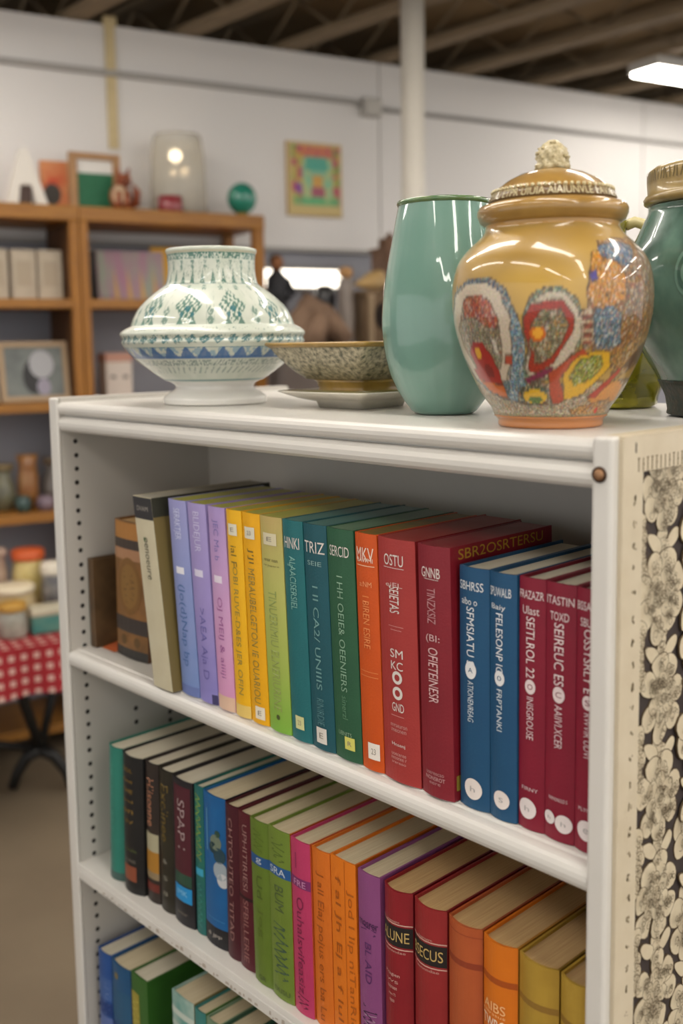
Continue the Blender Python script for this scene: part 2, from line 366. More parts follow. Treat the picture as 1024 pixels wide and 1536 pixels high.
# ------------------------------------------------------------------ books
PAGE = mat('book_pages', '#d8ccae', .85, noise=.5, nscale=60, col2='#b8a37c', stretch=(14, .3, .3), bump=.25, bscale=90)
PAGEW = mat('book_pages_pale', '#d9d3c1', .85, noise=.45, nscale=60, col2='#bdb295', stretch=(14, .3, .3), bump=.25, bscale=90)
PAGEB = mat('book_pages_brown', '#c9a877', .8, noise=.5, nscale=60, col2='#a98251', stretch=(14, .3, .3), bump=.25, bscale=90)
def cloth(h, h2=None, n=.3, rough=.42): return mat('cover_cloth', h, rough, noise=n, nscale=26, col2=h2, bump=.12, bscale=420)
def ink(h): return mat('spine_print', h, .5)
def book(label, x0, w, h, d, z, col, yf=.01, lean=0., bulge=.003, el=(), stick=(), top='pages', right=None, pages=PAGE, group=None, t=.0022, inset=.003):
    root = thing('book', label, 'book', (x0, yf, HB+z+.0007), 0, group)
    n = 10
    sy = lambda x: -bulge*(1-(2*x/w-1)**2)*(1 if bulge < .005 else 1) if 0 <= x <= w else 0
    sh = lambda x, zz: x+lean*zz/h
    out = [(w, d)]+[(w-w*i/n, sy(w-w*i/n)) for i in range(n+1)]+[(0, d)]
    inn = [(w-t, d)]+[(w-t-(w-2*t)*i/n, t+sy(t+(w-2*t)*(1-i/n))*.9) for i in range(n+1)]+[(t, d)]
    m = MB(); N_ = len(out); mats = [col]
    if right: mats.append(right)
    vs = [(sh(x, zz), y, zz) for P in (out, inn) for zz in (0, h) for x, y in P]
    A, B, C, D = 0, N_, 2*N_, 3*N_          # outer bottom, outer top, inner bottom, inner top
    for i in range(N_-1):
        mi = 1 if (right and i == 0) else 0
        sm = 0 < i < N_-2
        m.add([vs[A+i], vs[A+i+1], vs[B+i+1], vs[B+i]][::-1], [(0, 1, 2, 3)], mi, False)
        m.add([vs[C+i], vs[C+i+1], vs[D+i+1], vs[D+i]], [(0, 1, 2, 3)], 0, False)
        m.add([vs[B+i], vs[B+i+1], vs[D+i+1], vs[D+i]][::-1], [(0, 1, 2, 3)], mi)
        m.add([vs[A+i], vs[A+i+1], vs[C+i+1], vs[C+i]], [(0, 1, 2, 3)], mi)
    for e in (0, N_-1): m.add([vs[A+e], vs[B+e], vs[D+e], vs[C+e]], [(0, 1, 2, 3)], 1 if right and e == 0 else 0)
    def on(x, zz, o=.0004): return (sh(x, zz), sy(x)-o, zz)
    def mi_of(mt):
        if mt not in mats: mats.append(mt)
        return mats.index(mt)
    def patch(mm, x1, x2, z1, z2, mi, o=.0003, k=6, bow=0):
        P = []
        for i in range(k+1):
            x = x1+(x2-x1)*i/k; dz = bow*(1-(2*i/k-1)**2); P += [on(x, z1+dz, o), on(x, z2+dz, o)]
        mm.add(P, [(2*i, 2*i+2, 2*i+3, 2*i+1) for i in range(k)], mi)
    def round_(mm, xc, zc, r, mi, o, rz=None, nn=24):
        rz = rz or r; xs = [min(max(xc+r*math.cos(2*PI*i/nn), .0004), w-.0004) for i in range(nn)]
        mm.add([on(xc, zc, o)]+[on(xs[i], zc+rz*math.sin(2*PI*i/nn), o) for i in range(nn)], [(0, i+1, (i+1) % nn+1) for i in range(nn)], mi)
    def word(mm, s, xc, zc, ln, ht, mi, vert, o=.00055):
        V, Fc = glyphs(s)
        P = [on(xc+(v-.5)*ht, zc-(u-.5)*ln, o) if vert else on(xc+(u-.5)*ln, zc+(v-.5)*ht, o) for u, v in V]
        if P: mm.add(P, Fc, mi)
    for e in el:
        k = e[0]
        if k == 'v': word(m, e[1], w*e[2], h*e[3], h*e[4], w*e[5], mi_of(ink(e[6])), True)
        elif k == 'h': word(m, e[1], w*e[2], h*e[3], w*e[4], h*e[5], mi_of(ink(e[6])), False)
        elif k == 'r': patch(m, w*e[1], w*e[2], h*e[3], h*e[4], mi_of(ink(e[5])))
        elif k == 'c': round_(m, w*e[1], h*e[2], w*e[3], mi_of(ink(e[4])), .0005, None if len(e) < 6 else w*e[5])
        elif k == 'scr':                     # loose scribbled ornament: xc, z0, z1, amplitude, colour
            pts = []; nn = int(60*(e[3]-e[2]))+6
            for i in range(nn):
                zz = h*(e[2]+(e[3]-e[2])*i/nn); xx = w*(e[1]+e[4]*math.sin(i*1.9+random.random()))
                pts.append((xx, zz))
            mi = mi_of(ink(e[5]))
            for a, b in zip(pts, pts[1:]):
                ddx, ddz = b[0]-a[0], b[1]-a[1]; q = math.hypot(ddx, ddz); ox, oz = -ddz/q*.0005, ddx/q*.0005
                m.add([on(a[0]+ox, a[1]+oz, .0005), on(b[0]+ox, b[1]+oz, .0005), on(b[0]-ox, b[1]-oz, .0005), on(a[0]-ox, a[1]-oz, .0005)], [(0, 1, 2, 3)], mi)
        elif k == 'side':                    # word running along the right-hand board: text, y0, y1, z0, z1, colour
            V, Fc = glyphs(e[1]); m.add([(sh(w, h*(e[4]+(e[5]-e[4])*v))+.0005, d*(e[2]+(e[3]-e[2])*u), h*(e[4]+(e[5]-e[4])*v)) for u, v in V], Fc, mi_of(ink(e[6])))
        elif k == 'sideP':                   # coloured patch on the right-hand board
            m.add([(sh(w, h*zz)+.0004, d*yy, h*zz) for yy, zz in e[1]], [list(range(len(e[1])))], mi_of(ink(e[2])))
    m.build('cover', mats, root)
    pm = MB(); zt = h-inset if top == 'pages' else h-.0004
    P = [(w-t-.0002, d-inset*1.2)]+[(x, y+.0004) for x, y in inn[1:-1]]+[(t+.0002, d-inset*1.2)]
    kk = len(P); Vb = [(sh(x, .001), y, .001) for x, y in P]; Vt = [(sh(x, zt), y, zt) for x, y in P]
    pm.add(Vb+Vt, [list(range(kk)), list(range(kk, 2*kk))[::-1]]+[(i, i+kk, (i+1) % kk+kk, (i+1) % kk) for i in range(kk)])
    pm.build('page_block', pages if top == 'pages' else top, root)
    for s in stick:
        sm_ = MB(); smats = [ink(s[-1])]
        if s[0] == 'c': round_(sm_, w*s[1], h*s[2], w*s[3], 0, .0008)
        else: patch(sm_, w*s[1], w*s[2], h*s[3], h*s[4], 0, .0008)
        if s[0] == 'c':
            smats.append(ink('#a9a5a2')); word(sm_, random.choice(['A', 'S', 'h', 'e', 'Z']), w*s[1], h*s[2], w*s[3]*.55, w*s[3]*.5, 1, False, .0011)
        else:
            smats.append(ink('#8d8678')); word(sm_, random.choice(['18', 'E', '23', 'R']), w*(s[1]+s[2])/2, h*(s[3]+s[4])/2, w*(s[2]-s[1])*.38, h*(s[4]-s[3])*.36, 1, False, .0011)
        st = sm_.build('spine_sticker', smats, root); st['label'] = 'small pale sticker at the foot or head of the spine'
    return root
G1 = 'books on the upper shelf of the white bookcase'
TG = mat('green_yellow_top', '#9aa34a', .35, noise=.8, nscale=16, col2='#c9b94e', stretch=(1, .25, 1))
TGD = mat('dark_green_top', '#3f6b4c', .3, noise=.7, nscale=22, col2='#9fb59a', stretch=(1, .2, 1))
TT = mat('teal_top', '#2f6f72', .3, noise=.6, nscale=20, col2='#7fa08a', stretch=(1, .2, 1))
TO = mat('gilt_brown_top', '#8a6a2a', .4, noise=.8, nscale=60, col2='#4e5a30')
WH, DK, GD = '#dcd6cf', '#3b3a3e', '#b59a3c'
# antique pair at the far left
b1 = book('small dark brown old book standing against the left side panel', .026, .016, .128, .12, S1, cloth('#4a3824', '#70563a', .8), yf=.030, bulge=.001, group=G1, pages=PAGEB)
b1.rotation_euler = (0, 0, -.06)
book('thick antique book with brown and gold bands beside the left panel', .082, .078, .192, .12, S1, cloth('#8a5f30', '#5c4120', .8), yf=.040, lean=.006, bulge=.004, group=G1, pages=PAGEB, right=cloth('#6b4a38'),
     el=[('r', 0, 1, .0, .07, '#2e2b28'), ('r', 0, 1, .19, .30, '#3a312c'), ('r', 0, 1, .80, .87, '#3f342d'), ('c', .5, .53, .36, '#7a5526', .52), ('c', .5, .53, .28, '#84602c', .40), ('r', 0.0, 1, .72, .80, '#a57a58'), ('r', .04, .96, .87, .99, '#a87438'), ('c', .3, .13, .09, '#5e4522'), ('c', .72, .13, .09, '#5e4522'), ('scr', .5, .34, .70, .18, '#5e4220')])
book('tall cream spined book with a black cap beside the antique book', .2385, .0415, .240, .19, S1, cloth('#c9c1a6', '#b3a683', .4), yf=-.002, lean=-.034, bulge=.001, group=G1, top=mat('grey_top', '#aaa597', .6, noise=.4, nscale=30), right=cloth('#3a3a2e'),
     el=[('r', 0, 1, .885, .998, '#2d2b2c'), ('h', 'DVAM', .5, .94, .6, .025, '#9a948c'), ('v', 'oenoeure', .5, .68, .22, .2, '#5d5a4c'), ('c', .45, .78, .06, '#5a7a4a'), ('sideP', [(0, .9), (0, 0), (.2, 0), (.2, .9)], '#7a6a3e')])
book('pale blue book with a white label block between the cream and lavender books', .284, .037, .241, .15, S1, mat('blue_lavender_cover', '#7f8fc4', .4, grad=[(0, '#6f8ac0'), (.5, '#8292c6'), (1, '#9a99cc')], noise=.2, nscale=30, col2='#a3a9d4'), lean=-.018, group=G1, top=TG,
     el=[('v', 'SERAKTJER', .5, .88, .16, .42, '#c8cce6'), ('v', '(Jo(d}Nap bp', .5, .36, .42, .42, '#4f6fa5'), ('r', .28, .72, .625, .66, '#e6e6ee'), ('r', .0, 1, 0, .05, '#6878b0')])
book('lavender book to the right of the pale blue one', .3225, .036, .241, .15, S1, mat('lavender_cover', '#9189c6', .4, grad=[(0, '#7f7abf'), (.5, '#9a8cc8'), (1, '#a597cc')], noise=.2, nscale=30, col2='#b3a5d4'), lean=-.016, group=G1, top=TG,
     el=[('v', 'BLIDEJUR', .5, .86, .20, .42, '#c9c3e2'), ('v', '>AEA Aja D', .5, .30, .36, .40, '#6c66a8'), ('r', .25, .72, .635, .67, '#d9d4ea'), ('r', 0, 1, 0, .06, '#8b83c4'), ('r', .75, 1, 0, .05, '#3f3a66')])
book('lilac and pink book with a peach foot beside the yellow pair', .360, .032, .241, .15, S1, mat('lilac_pink_cover', '#bf9fd0', .4, grad=[(0, '#d893bd'), (.45, '#cf9dc8'), (1, '#a993cb')], noise=.2, nscale=30, col2='#dbb6d6'), lean=-.012, group=G1, top=TG,
     el=[('v', 'JEC Ma b', .5, .84, .20, .36, '#8478b4'), ('v', 'OJ MEIJ & aiiiji', .5, .36, .40, .34, '#a0609a'), ('r', .25, .72, .63, .665, '#e7dcec'), ('r', 0, 1, 0, .07, '#dcb9a0')])
book('yellow book directly right of the lilac book, pale label at its head', .3935, .028, .241, .15, S1, cloth('#efb814', '#e5a60c', .4), lean=-.010, group=G1, top=TG,
     el=[('v', 'OBI RUVE-D&ES JER OFIN', .5, .42, .62, .38, '#9b8740'), ('v', 'ial F', .5, .78, .10, .36, '#7c6a2c'), ('r', 0, 1, 0, .06, '#e4c46c')], stick=[('r', .22, .78, .88, .935, '#ded9c4')])
book('yellow book next to the green spine, white sticker at its foot', .4230, .031, .241, .15, S1, cloth('#ecae0b', '#e39d08', .4), lean=-.010, group=G1, top=TG,
     el=[('v', 'MERAUBELGETON IE OUARIOU', .5, .42, .64, .36, '#94803a'), ('v', "J'Jl", .5, .80, .07, .36, '#7c6a2c')], stick=[('r', .22, .78, .88, .935, '#ded9c4'), ('r', .35, .85, .025, .085, '#e8e0cc')])
book('beige to lime green book between the yellow pair and the teal book', .4555, .037, .241, .15, S1, mat('lime_cover', '#b3bd5a', .4, grad=[(0, '#79b03c'), (.3, '#a3b653'), (.7, '#b9b766'), (1, '#c0a868')], noise=.2, nscale=30, col2='#9fb85a'), lean=-.0105, group=G1, top=TG,
     el=[('v', 'TINUERIMIU ELNERIURINE', .5, .38, .56, .36, '#93a05a'), ('h', 'enor nen', .5, .80, .6, .012, '#6d6a44'), ('h', 'na Jupere', .5, .775, .7, .010, '#6d6a44'), ('c', .5, .07, .08, '#4f5a2a')], stick=[('r', .2, .8, .87, .925, '#d8cfae')])
book('teal book with large pale title at its head, left of the two darker greens', .4940, .0325, .241, .15, S1, cloth('#1f6c70', '#195b62', .4), lean=-.0105, group=G1, top=TT,
     el=[('h', 'HINKI', .5, .90, .72, .05, WH), ('v', 'ALAACISERSIEL', .52, .72, .24, .30, '#7fb0a6'), ('h', 'iio', .4, .80, .3, .012, '#7fb0a6')], stick=[('r', .3, .72, .055, .115, '#d7d79a')])
book('narrow dark teal book left of the forest green spine', .5275, .0355, .241, .155, S1, cloth('#1a5560', '#1d4a50', .4), lean=-.010, group=G1, top=TT,
     el=[('h', 'TRIZ', .5, .90, .86, .05, WH), ('h', 'SEIE', .5, .83, .6, .02, '#8fb0ac'), ('v', 'I II CA2/ UNIIIS', .5, .50, .46, .24, '#6f9a98'), ('v', 'RINIRDIE', .5, .17, .12, .3, '#4f7c80')], stick=[('r', .28, .72, .03, .10, '#dfd9cf')])
book('forest green book left of the orange one, yellow sticker at its foot', .5640, .039, .241, .155, S1, cloth('#2c5c3f', '#244f38', .4), lean=-.010, group=G1, top=TGD,
     el=[('h', 'SERCID', .5, .905, .72, .045, WH), ('v', 'I HH OEIE& OEENIERS', .5, .55, .50, .22, '#86a98f'), ('v', 'sinerzl', .5, .23, .10, .2, '#5f8a6c'), ('h', 'UBNITS', .45, .115, .5, .018, '#8fae90')], stick=[('r', .45, .80, .05, .105, '#d7d36a')])
book('orange book with a white sticker between the green and red books', .6040, .030, .241, .155, S1, cloth('#cf5414', '#b94811', .4), lean=-.008, group=G1, top=TO,
     el=[('h', 'MKV', .5, .915, .78, .055, '#f0dccb'), ('h', 'BAWMI', .5, .89, .7, .018, '#f0dccb'), ('r', .1, .9, .865, .868, '#eecbaa'), ('h', 'a:NM', .5, .79, .55, .022, '#e8a070'), ('v', 'I BIREN ESIRE', .5, .63, .22, .3, '#e08a50'), ('r', .1, .9, .42, .422, '#e39a60'), ('r', .1, .9, .40, .402, '#e39a60')], stick=[('r', .38, .88, .05, .12, '#eee6dc')])
book('brick red book with big spaced round letters down its spine', .6350, .0485, .241, .165, S1, cloth('#a63834', '#942c2c', .4), lean=-.007, group=G1, top=cloth('#8f2f2c', '#a85a50', .5), right=cloth('#8d2729'), bulge=.004,
     el=[('h', 'OSTU', .48, .915, .52, .045, WH), ('r', .2, .75, .882, .884, WH), ('h', 'eiEL', .48, .815, .45, .018, '#d8bcb4'), ('v', 'SEIETAS', .48, .755, .11, .26, WH), ('r', .3, .7, .645, .647, '#cf9a94'), ('r', .35, .65, .63, .632, '#cf9a94'),
         ('h', 'SM', .5, .535, .34, .035, WH), ('h', 'KC', .5, .485, .32, .035, WH), ('c', .5, .436, .135, WH), ('c', .5, .436, .07, '#9c3230'), ('c', .5, .372, .135, WH), ('c', .5, .372, .07, '#9c3230'), ('h', 'GND', .5, .313, .32, .036, WH),
         ('r', .3, .65, .275, .277, '#cf9a94'), ('h', 'nnrseuron', .5, .235, .45, .012, '#cf9a94'), ('h', 'mecnen', .5, .215, .4, .012, '#cf9a94'), ('h', 'Hnsenj', .48, .155, .36, .018, WH), ('h', 'uoeceree', .48, .115, .4, .011, '#cf9a94'), ('h', 'neosnee r', .48, .098, .42, .011, '#cf9a94'), ('h', 'irereeo', .48, .081, .38, .011, '#cf9a94')])
book('deep red book with gold letters along the top of its side cover', .6855, .0395, .241, .158, S1, cloth('#85202c', '#741a26', .4), lean=-.005, group=G1, top=cloth('#7f2229', '#a06058', .5), right=cloth('#821b27', '#6f1520', .3), bulge=.004,
     el=[('h', 'GNNB', .46, .895, .58, .04, '#e8ded8'), ('r', .25, .7, .868, .870, WH), ('v', 'TINZXSIZ', .48, .765, .14, .26, '#b9868a'), ('h', '(BI:', .5, .635, .42, .035, '#d3b0b0'), ('v', 'OFIETEINESR', .5, .49, .22, .30, '#d3b0b0'), ('h', 'usereecao', .48, .095, .55, .011, '#b98a8a'), ('h', 'NONSROT', .48, .075, .6, .016, '#c9a0a0'), ('h', 'eere', .48, .055, .35, .01, '#b98a8a'),
         ('side', 'SBR2OSRTERSU', .07, .90, .947, .988, '#b08a2a'), ('sideP', [(.02, .04), (.10, .04), (.10, .10), (.02, .10)], '#8a7a2e')])
def navy(label, x, w, words_, mark, sx=.52):
    book(label, x, w, .226, .16, S1, cloth('#1d5075', '#18446a', .35), lean=-.001, group=G1, yf=.016, bulge=.004, pages=PAGEW,
         el=[('h', words_[0], .45, .925, .8, .036, '#dfe3e6'), ('h', words_[1], .4, .862, .55, .028, '#dfe3e6'), ('v', words_[2], .45, .72, .24, .26, '#dfe3e6'), ('c', .45, .58, .19, '#e6e6e6', .24), ('h', mark, .45, .58, .16, .02, '#1d5075'), ('v', words_[3], .45, .45, .17, .2, '#ccd6dc')], stick=[('c', sx, .085, .29, '#e9dfd9')])
navy('navy blue book directly right of the deep red book with side lettering', .7275, .0345, ('SBHRSS', 'aibo o', 'SFMSIATU S', 'ATIONENREAG'), 'A')
navy('second navy blue book, beside the claret trio', .7625, .0295, ('SPUWALB', 'Baiy', 'FELESONP IC', 'FRPTANKI'), '0')
def claret(label, x, w, words_, mark, st):
    book(label, x, w, .226, .155, S1, cloth('#861830', '#74122a', .35), lean=-.000, group=G1, yf=.018, bulge=.003, pages=PAGEW,
         el=[('h', words_[0], .5, .935, .9, .032, '#e3d3d3'), ('h', words_[1], .5, .875, .62, .032, '#e3d3d3'), ('v', words_[2], .5, .73, .24, .32, '#e3d3d3'), ('c', .5, .575, .2, '#e3d3d3', .24), ('h', mark, .5, .575, .2, .022, '#7a1830'), ('v', words_[3], .5, .45, .17, .26, '#d9c3c6'), ('h', words_[4], .5, .165, .62, .014, '#d9c3c6')], stick=st)
claret('claret red book right of the navy pair, one round sticker', .7925, .0275, ('FRAZAZR', 'Ulast', 'SEITLROL 22', 'INISGROUSE', 'FIRNY'), 'O', [('c', .42, .085, .34, '#e6dcda')])
claret('middle claret red book carrying two round stickers at its foot', .8205, .0300, ('ITASTIN', 'TOXD', 'SEIREUC ES', 'AAIIVI.XCER', 'PAPHONOLD S'), 'C', [('c', .22, .085, .2, '#e6dcda'), ('c', .70, .075, .27, '#e6dcda')])
claret('last claret red book against the right stile of the upper shelf', .8510, .0262, ('BSSACK', 'SBUX', 'OSSYSRLY E', 'RWVIR UDVI', 'PLYNIS'), 'S', [('c', .5, .085, .34, '#e6dcda')])

G2 = 'books on the middle shelf of the white bookcase'
D2 = .165
book('sea green book at the left end of the middle shelf', .080, .037, .196, D2, S2, cloth('#2f8070', '#276b60', .4), yf=.016, lean=.010, bulge=.007, group=G2, pages=PAGEW, el=[('v', 'MECHIOLIERZ', .45, .62, .5, .16, '#57a392'), ('r', 0, 1, .0, .06, '#3f5a54')])
book('black book with gold letters and a copper patch, second on the middle shelf', .120, .050, .197, D2, S2, cloth('#19191b', '#242420', .4), yf=.014, lean=.008, bulge=.008, group=G2, pages=PAGEW,
     el=[('h', k_, .45, .9-.075*i, .5, .028, '#8a6d2e') for i, k_ in enumerate(['GOL', 'Ane', 'THE', 'Jni', 'on', 'LIV'])]+[('h', 'Einnele', .5, .32, .6, .02, '#5f6a3a'), ('h', 'GONE', .5, .24, .55, .022, '#767066'), ('r', .2, .78, .09, .20, '#8a4a32')])
book('dark book with a yellow landscape picture and red script on its spine', .1725, .031, .197, D2, S2, cloth('#2b2320', '#3b3028', .5), yf=.018, lean=.006, bulge=.004, group=G2, pages=PAGEW,
     el=[('v', 'Hlisonne', .5, .72, .34, .5, '#b77f62'), ('r', .05, .95, .37, .50, '#a9a387'), ('r', .05, .95, .22, .37, '#a8772a'), ('r', .05, .95, .17, .22, '#8d7a5c'), ('r', .05, .95, .08, .14, '#6a2a20')])
book('slim dark olive book with faint gold script beside the yellow landscape spine', .205, .033, .197, D2, S2, cloth('#25211a', '#33301f', .5), yf=.018, lean=.006, bulge=.004, group=G2, pages=PAGEW,
     el=[('v', 'Exclinee', .5, .70, .4, .5, '#6f5c2c'), ('h', '&', .5, .36, .3, .03, '#8d897c'), ('h', 'S', .5, .24, .3, .03, '#8d897c'), ('h', '8', .5, .13, .3, .03, '#8d897c')])
book('maroon and black book with a bright blue label low on its spine', .241, .044, .197, D2, S2, cloth('#1d1c22', '#2a2526', .4), yf=.016, lean=.004, bulge=.004, group=G2, pages=PAGEW,
     el=[('r', .12, .92, .36, .96, '#4d1a26'), ('v', 'SPAP I', .52, .70, .34, .34, '#a08c8c'), ('r', .12, .92, .28, .36, '#294a3a'), ('r', .12, .92, .165, .27, '#1f8ccb'), ('h', 'IMK', .5, .225, .5, .035, '#8cc9ea'), ('h', 'aneur', .5, .08, .5, .016, '#7d7468')])
book('teal book with an ornate yellow green spine, left of the bright blue book', .287, .019, .198, D2, S2, cloth('#1f5f62', '#2c7a5a', .6), yf=.018, lean=.003, bulge=.002, group=G2, pages=PAGEW,
     el=[('scr', .5, .50, .96, .30, '#97a03e'), ('scr', .5, .52, .94, .24, '#4f9a5a'), ('r', .1, .9, .4, .45, '#3aa0c0'), ('scr', .5, .05, .36, .25, '#3f8a84')])
book('bright blue book with a black foot and pale floral picture', .3075, .046, .197, D2, S2, cloth('#15609c', '#124f86', .5), yf=.018, lean=.002, bulge=.004, group=G2, pages=PAGE, right=cloth('#151c26'),
     el=[('r', .0, 1, .0, .13, '#1b1a1e'), ('h', '8 JPP', .5, .065, .6, .03, '#b0a8a0'), ('c', .62, .70, .22, '#6d7a68'), ('c', .75, .62, .22, '#24424e'), ('c', .78, .52, .26, '#9aa6ae'), ('c', .86, .46, .2, '#c2c4c6'), ('c', .5, .66, .16, '#1e3a40'), ('c', .7, .76, .10, '#2c4a3c'), ('r', .2, .26, .62, .9, '#5b93ba'), ('r', .1, .9, .18, .183, '#4f90bf')])
book('dark maroon book, left one of a pair with pale lettering', .3555, .0255, .197, D2, S2, cloth('#471320', '#380e18', .4), yf=.016, lean=.002, bulge=.003, group=G2, pages=PAGE, el=[('v', 'CHTOUTEO TITAD', .5, .52, .8, .3, '#97706c')])
book('dark maroon book, right one of the pair beside the green books', .3820, .031, .197, D2, S2, cloth('#561623', '#46101c', .4), yf=.015, lean=.002, bulge=.003, group=G2, pages=PAGE, el=[('v', 'UPHITIRIESI', .5, .72, .42, .27, '#97706c'), ('v', 'SFBILLERIE', .5, .25, .4, .3, '#8d5f5c'), ('r', 0, 1, .45, .47, '#2d0c14')])
book('olive green book with a blue band, left one of two', .4165, .034, .200, D2, S2, cloth('#627a28', '#536720', .4), yf=.010, lean=-.003, bulge=.003, group=G2, pages=PAGE, right=cloth('#7f8a30'), el=[('r', 0, 1, .73, .79, '#1f4f86'), ('h', 'g', .5, .76, .3, .035, '#b9c3c9'), ('scr', .5, .82, .96, .3, '#566b22'), ('v', 'Ud', .5, .60, .14, .3, '#4d5f22'), ('v', 'Jog', .5, .38, .18, .3, '#5a6c26'), ('h', 'GR', .5, .04, .4, .03, '#3f4d22')])
book('wider olive green book with a blue band and dark foliage ornament', .4520, .038, .203, D2, S2, cloth('#6f8632', '#5f7328', .4), yf=.008, lean=-.003, bulge=.003, group=G2, pages=PAGE, right=cloth('#b5581c'), el=[('r', 0, 1, .73, .79, '#1f5590'), ('h', 'SRA', .45, .76, .7, .04, '#c3cfd6'), ('scr', .5, .82, .95, .3, '#55682a'), ('v', 'BUM', .5, .60, .15, .4, '#4c5d34'), ('scr', .5, .12, .46, .34, '#41594a'), ('scr', .45, .12, .46, .28, '#41594a'), ('h', 'DUSU', .5, .05, .7, .03, '#4c5d34')])
book('magenta pink book with a violet band', .4915, .032, .203, D2, S2, cloth('#bd3a66', '#a82f59', .35), yf=.008, lean=-.003, bulge=.003, group=G2, pages=PAGE, right=cloth('#c25a2c'), el=[('r', 0, 1, .735, .79, '#7c2c66'), ('h', 'FRE', .5, .76, .6, .035, '#c58cb0'), ('v', 'Ouhalsvifeasiz', .5, .40, .56, .34, '#7d2248'), ('r', .3, .36, .84, .93, '#8f2a52'), ('scr', .5, .04, .12, .3, '#6a2240')])
book('orange book with flowing dark script, nearest the pink one', .5245, .029, .203, D2, S2, cloth('#d67020', '#c66218', .35), yf=.010, lean=-.003, bulge=.003, group=G2, pages=PAGE, right=cloth('#c85a14'), el=[('v', 'J all Eiaj pojus ers ba Lu', .5, .46, .84, .42, '#a04f12')])
book('orange book with flowing script beside the purple book', .5545, .038, .205, D2, S2, cloth('#e27a1a', '#d66c14', .35), yf=.010, lean=-.003, bulge=.002, group=G2, pages=PAGE, right=cloth('#cf6814'), el=[('v', 'f al Jh Ej a f lul', .3, .5, .8, .3, '#a5540f'), ('v', 'Jod I lip niTanRies', .8, .45, .8, .26, '#b25c12'), ('r', .60, .62, 0, 1, '#b85c10')])
book('purple book with dark curling ornament at its foot', .5945, .032, .204, D2, S2, cloth('#8d4c80', '#7c3f72', .35), yf=.011, lean=-.002, bulge=.003, group=G2, pages=PAGE, el=[('h', 'mosrer', .5, .73, .85, .03, '#3f2048'), ('scr', .5, .68, .74, .35, '#55285c'), ('v', 'BL AID', .5, .52, .22, .28, '#5c2c64'), ('scr', .5, .1, .30, .36, '#3a2340'), ('scr', .55, .1, .26, .3, '#a98aa0')])
def banded(label, x, w, col, word_, lower, c2):
    book(label, x, w, .203, D2, S2, cloth(col, c2, .4), yf=.014, bulge=.009, group=G2, pages=PAGEB, right=cloth(c2),
         el=[('r', 0, 1, .715, .82, '#1f1a1a'), ('h', word_, .5, .768, .86, .055, '#c6a867'), ('r', 0, 1, .828, .834, '#cfa79a'), ('r', 0, 1, .70, .706, '#cfa79a'), ('h', 'loamsern', .5, .845, .4, .012, '#cfa79a'), ('h', 'Laannndae', .5, .688, .7, .014, '#c99a90')]+[('h', s, .45, .56-.035*i, .5-.08*i, .022 if not i else .014, '#d3a9a0') for i, s in enumerate(lower)])
banded('dark red book with a black title band, left one of two', .6285, .039, '#8c1d26', 'ALUNE', ('Pitagien', 'WS', 'nnonaen', 'ereoo TS', 'nouuoo'), '#741620')
banded('dark red book with a black title band, right one next to the terracotta book', .6700, .042, '#96292b', 'BSECUS', (), '#7e1e20')
book('terracotta book with two plain brown bands between red and orange spines', .7145, .041, .203, D2, S2, cloth('#b4592f', '#a04a28', .5), yf=.014, bulge=.008, group=G2, pages=PAGEB, right=cloth('#9c4824'), el=[('r', 0, 1, .80, .83, '#8f3c22'), ('r', 0, 1, .955, .96, '#9a4526')])
book('bright orange book with large pale title letters', .7575, .039, .203, D2, S2, cloth('#d87418', '#c96912', .4), yf=.013, bulge=.007, group=G2, pages=PAGEB, right=cloth('#b07a2c'), el=[('r', 0, 1, .805, .835, '#a84d14'), ('h', 'AIBS', .42, .69, .66, .045, '#f0c088'), ('h', 'TWRCS', .45, .61, .8, .05, '#f6ead2'), ('h', 'ciiirssus', .4, .655, .7, .014, '#f0c088'), ('r', .05, .06, .2, .8, '#c86410')])
book('mustard cloth book with faint dark print, left one of the mustard pair', .7985, .042, .203, D2, S2, cloth('#b18f36', '#967428', .7), yf=.013, bulge=.007, group=G2, pages=PAGEB, right=cloth('#8a6a24'), el=[('r', 0, 1, .79, .82, '#8d6a2a'), ('h', 'JAONINEOSONEN', .5, .62, .75, .014, '#3a2e1c'), ('h', 'GARNNE', .45, .575, .7, .03, '#d6bf78'), ('h', 'MONVIARWHI', .5, .53, .85, .024, '#d6bf78')])
book('mustard cloth book pressed against the right stile', .8425, .0345, .203, D2, S2, cloth('#b8963a', '#9c7a2a', .7), yf=.013, bulge=.007, group=G2, pages=PAGEB, el=[('r', 0, 1, .79, .82, '#8d6a2a')])

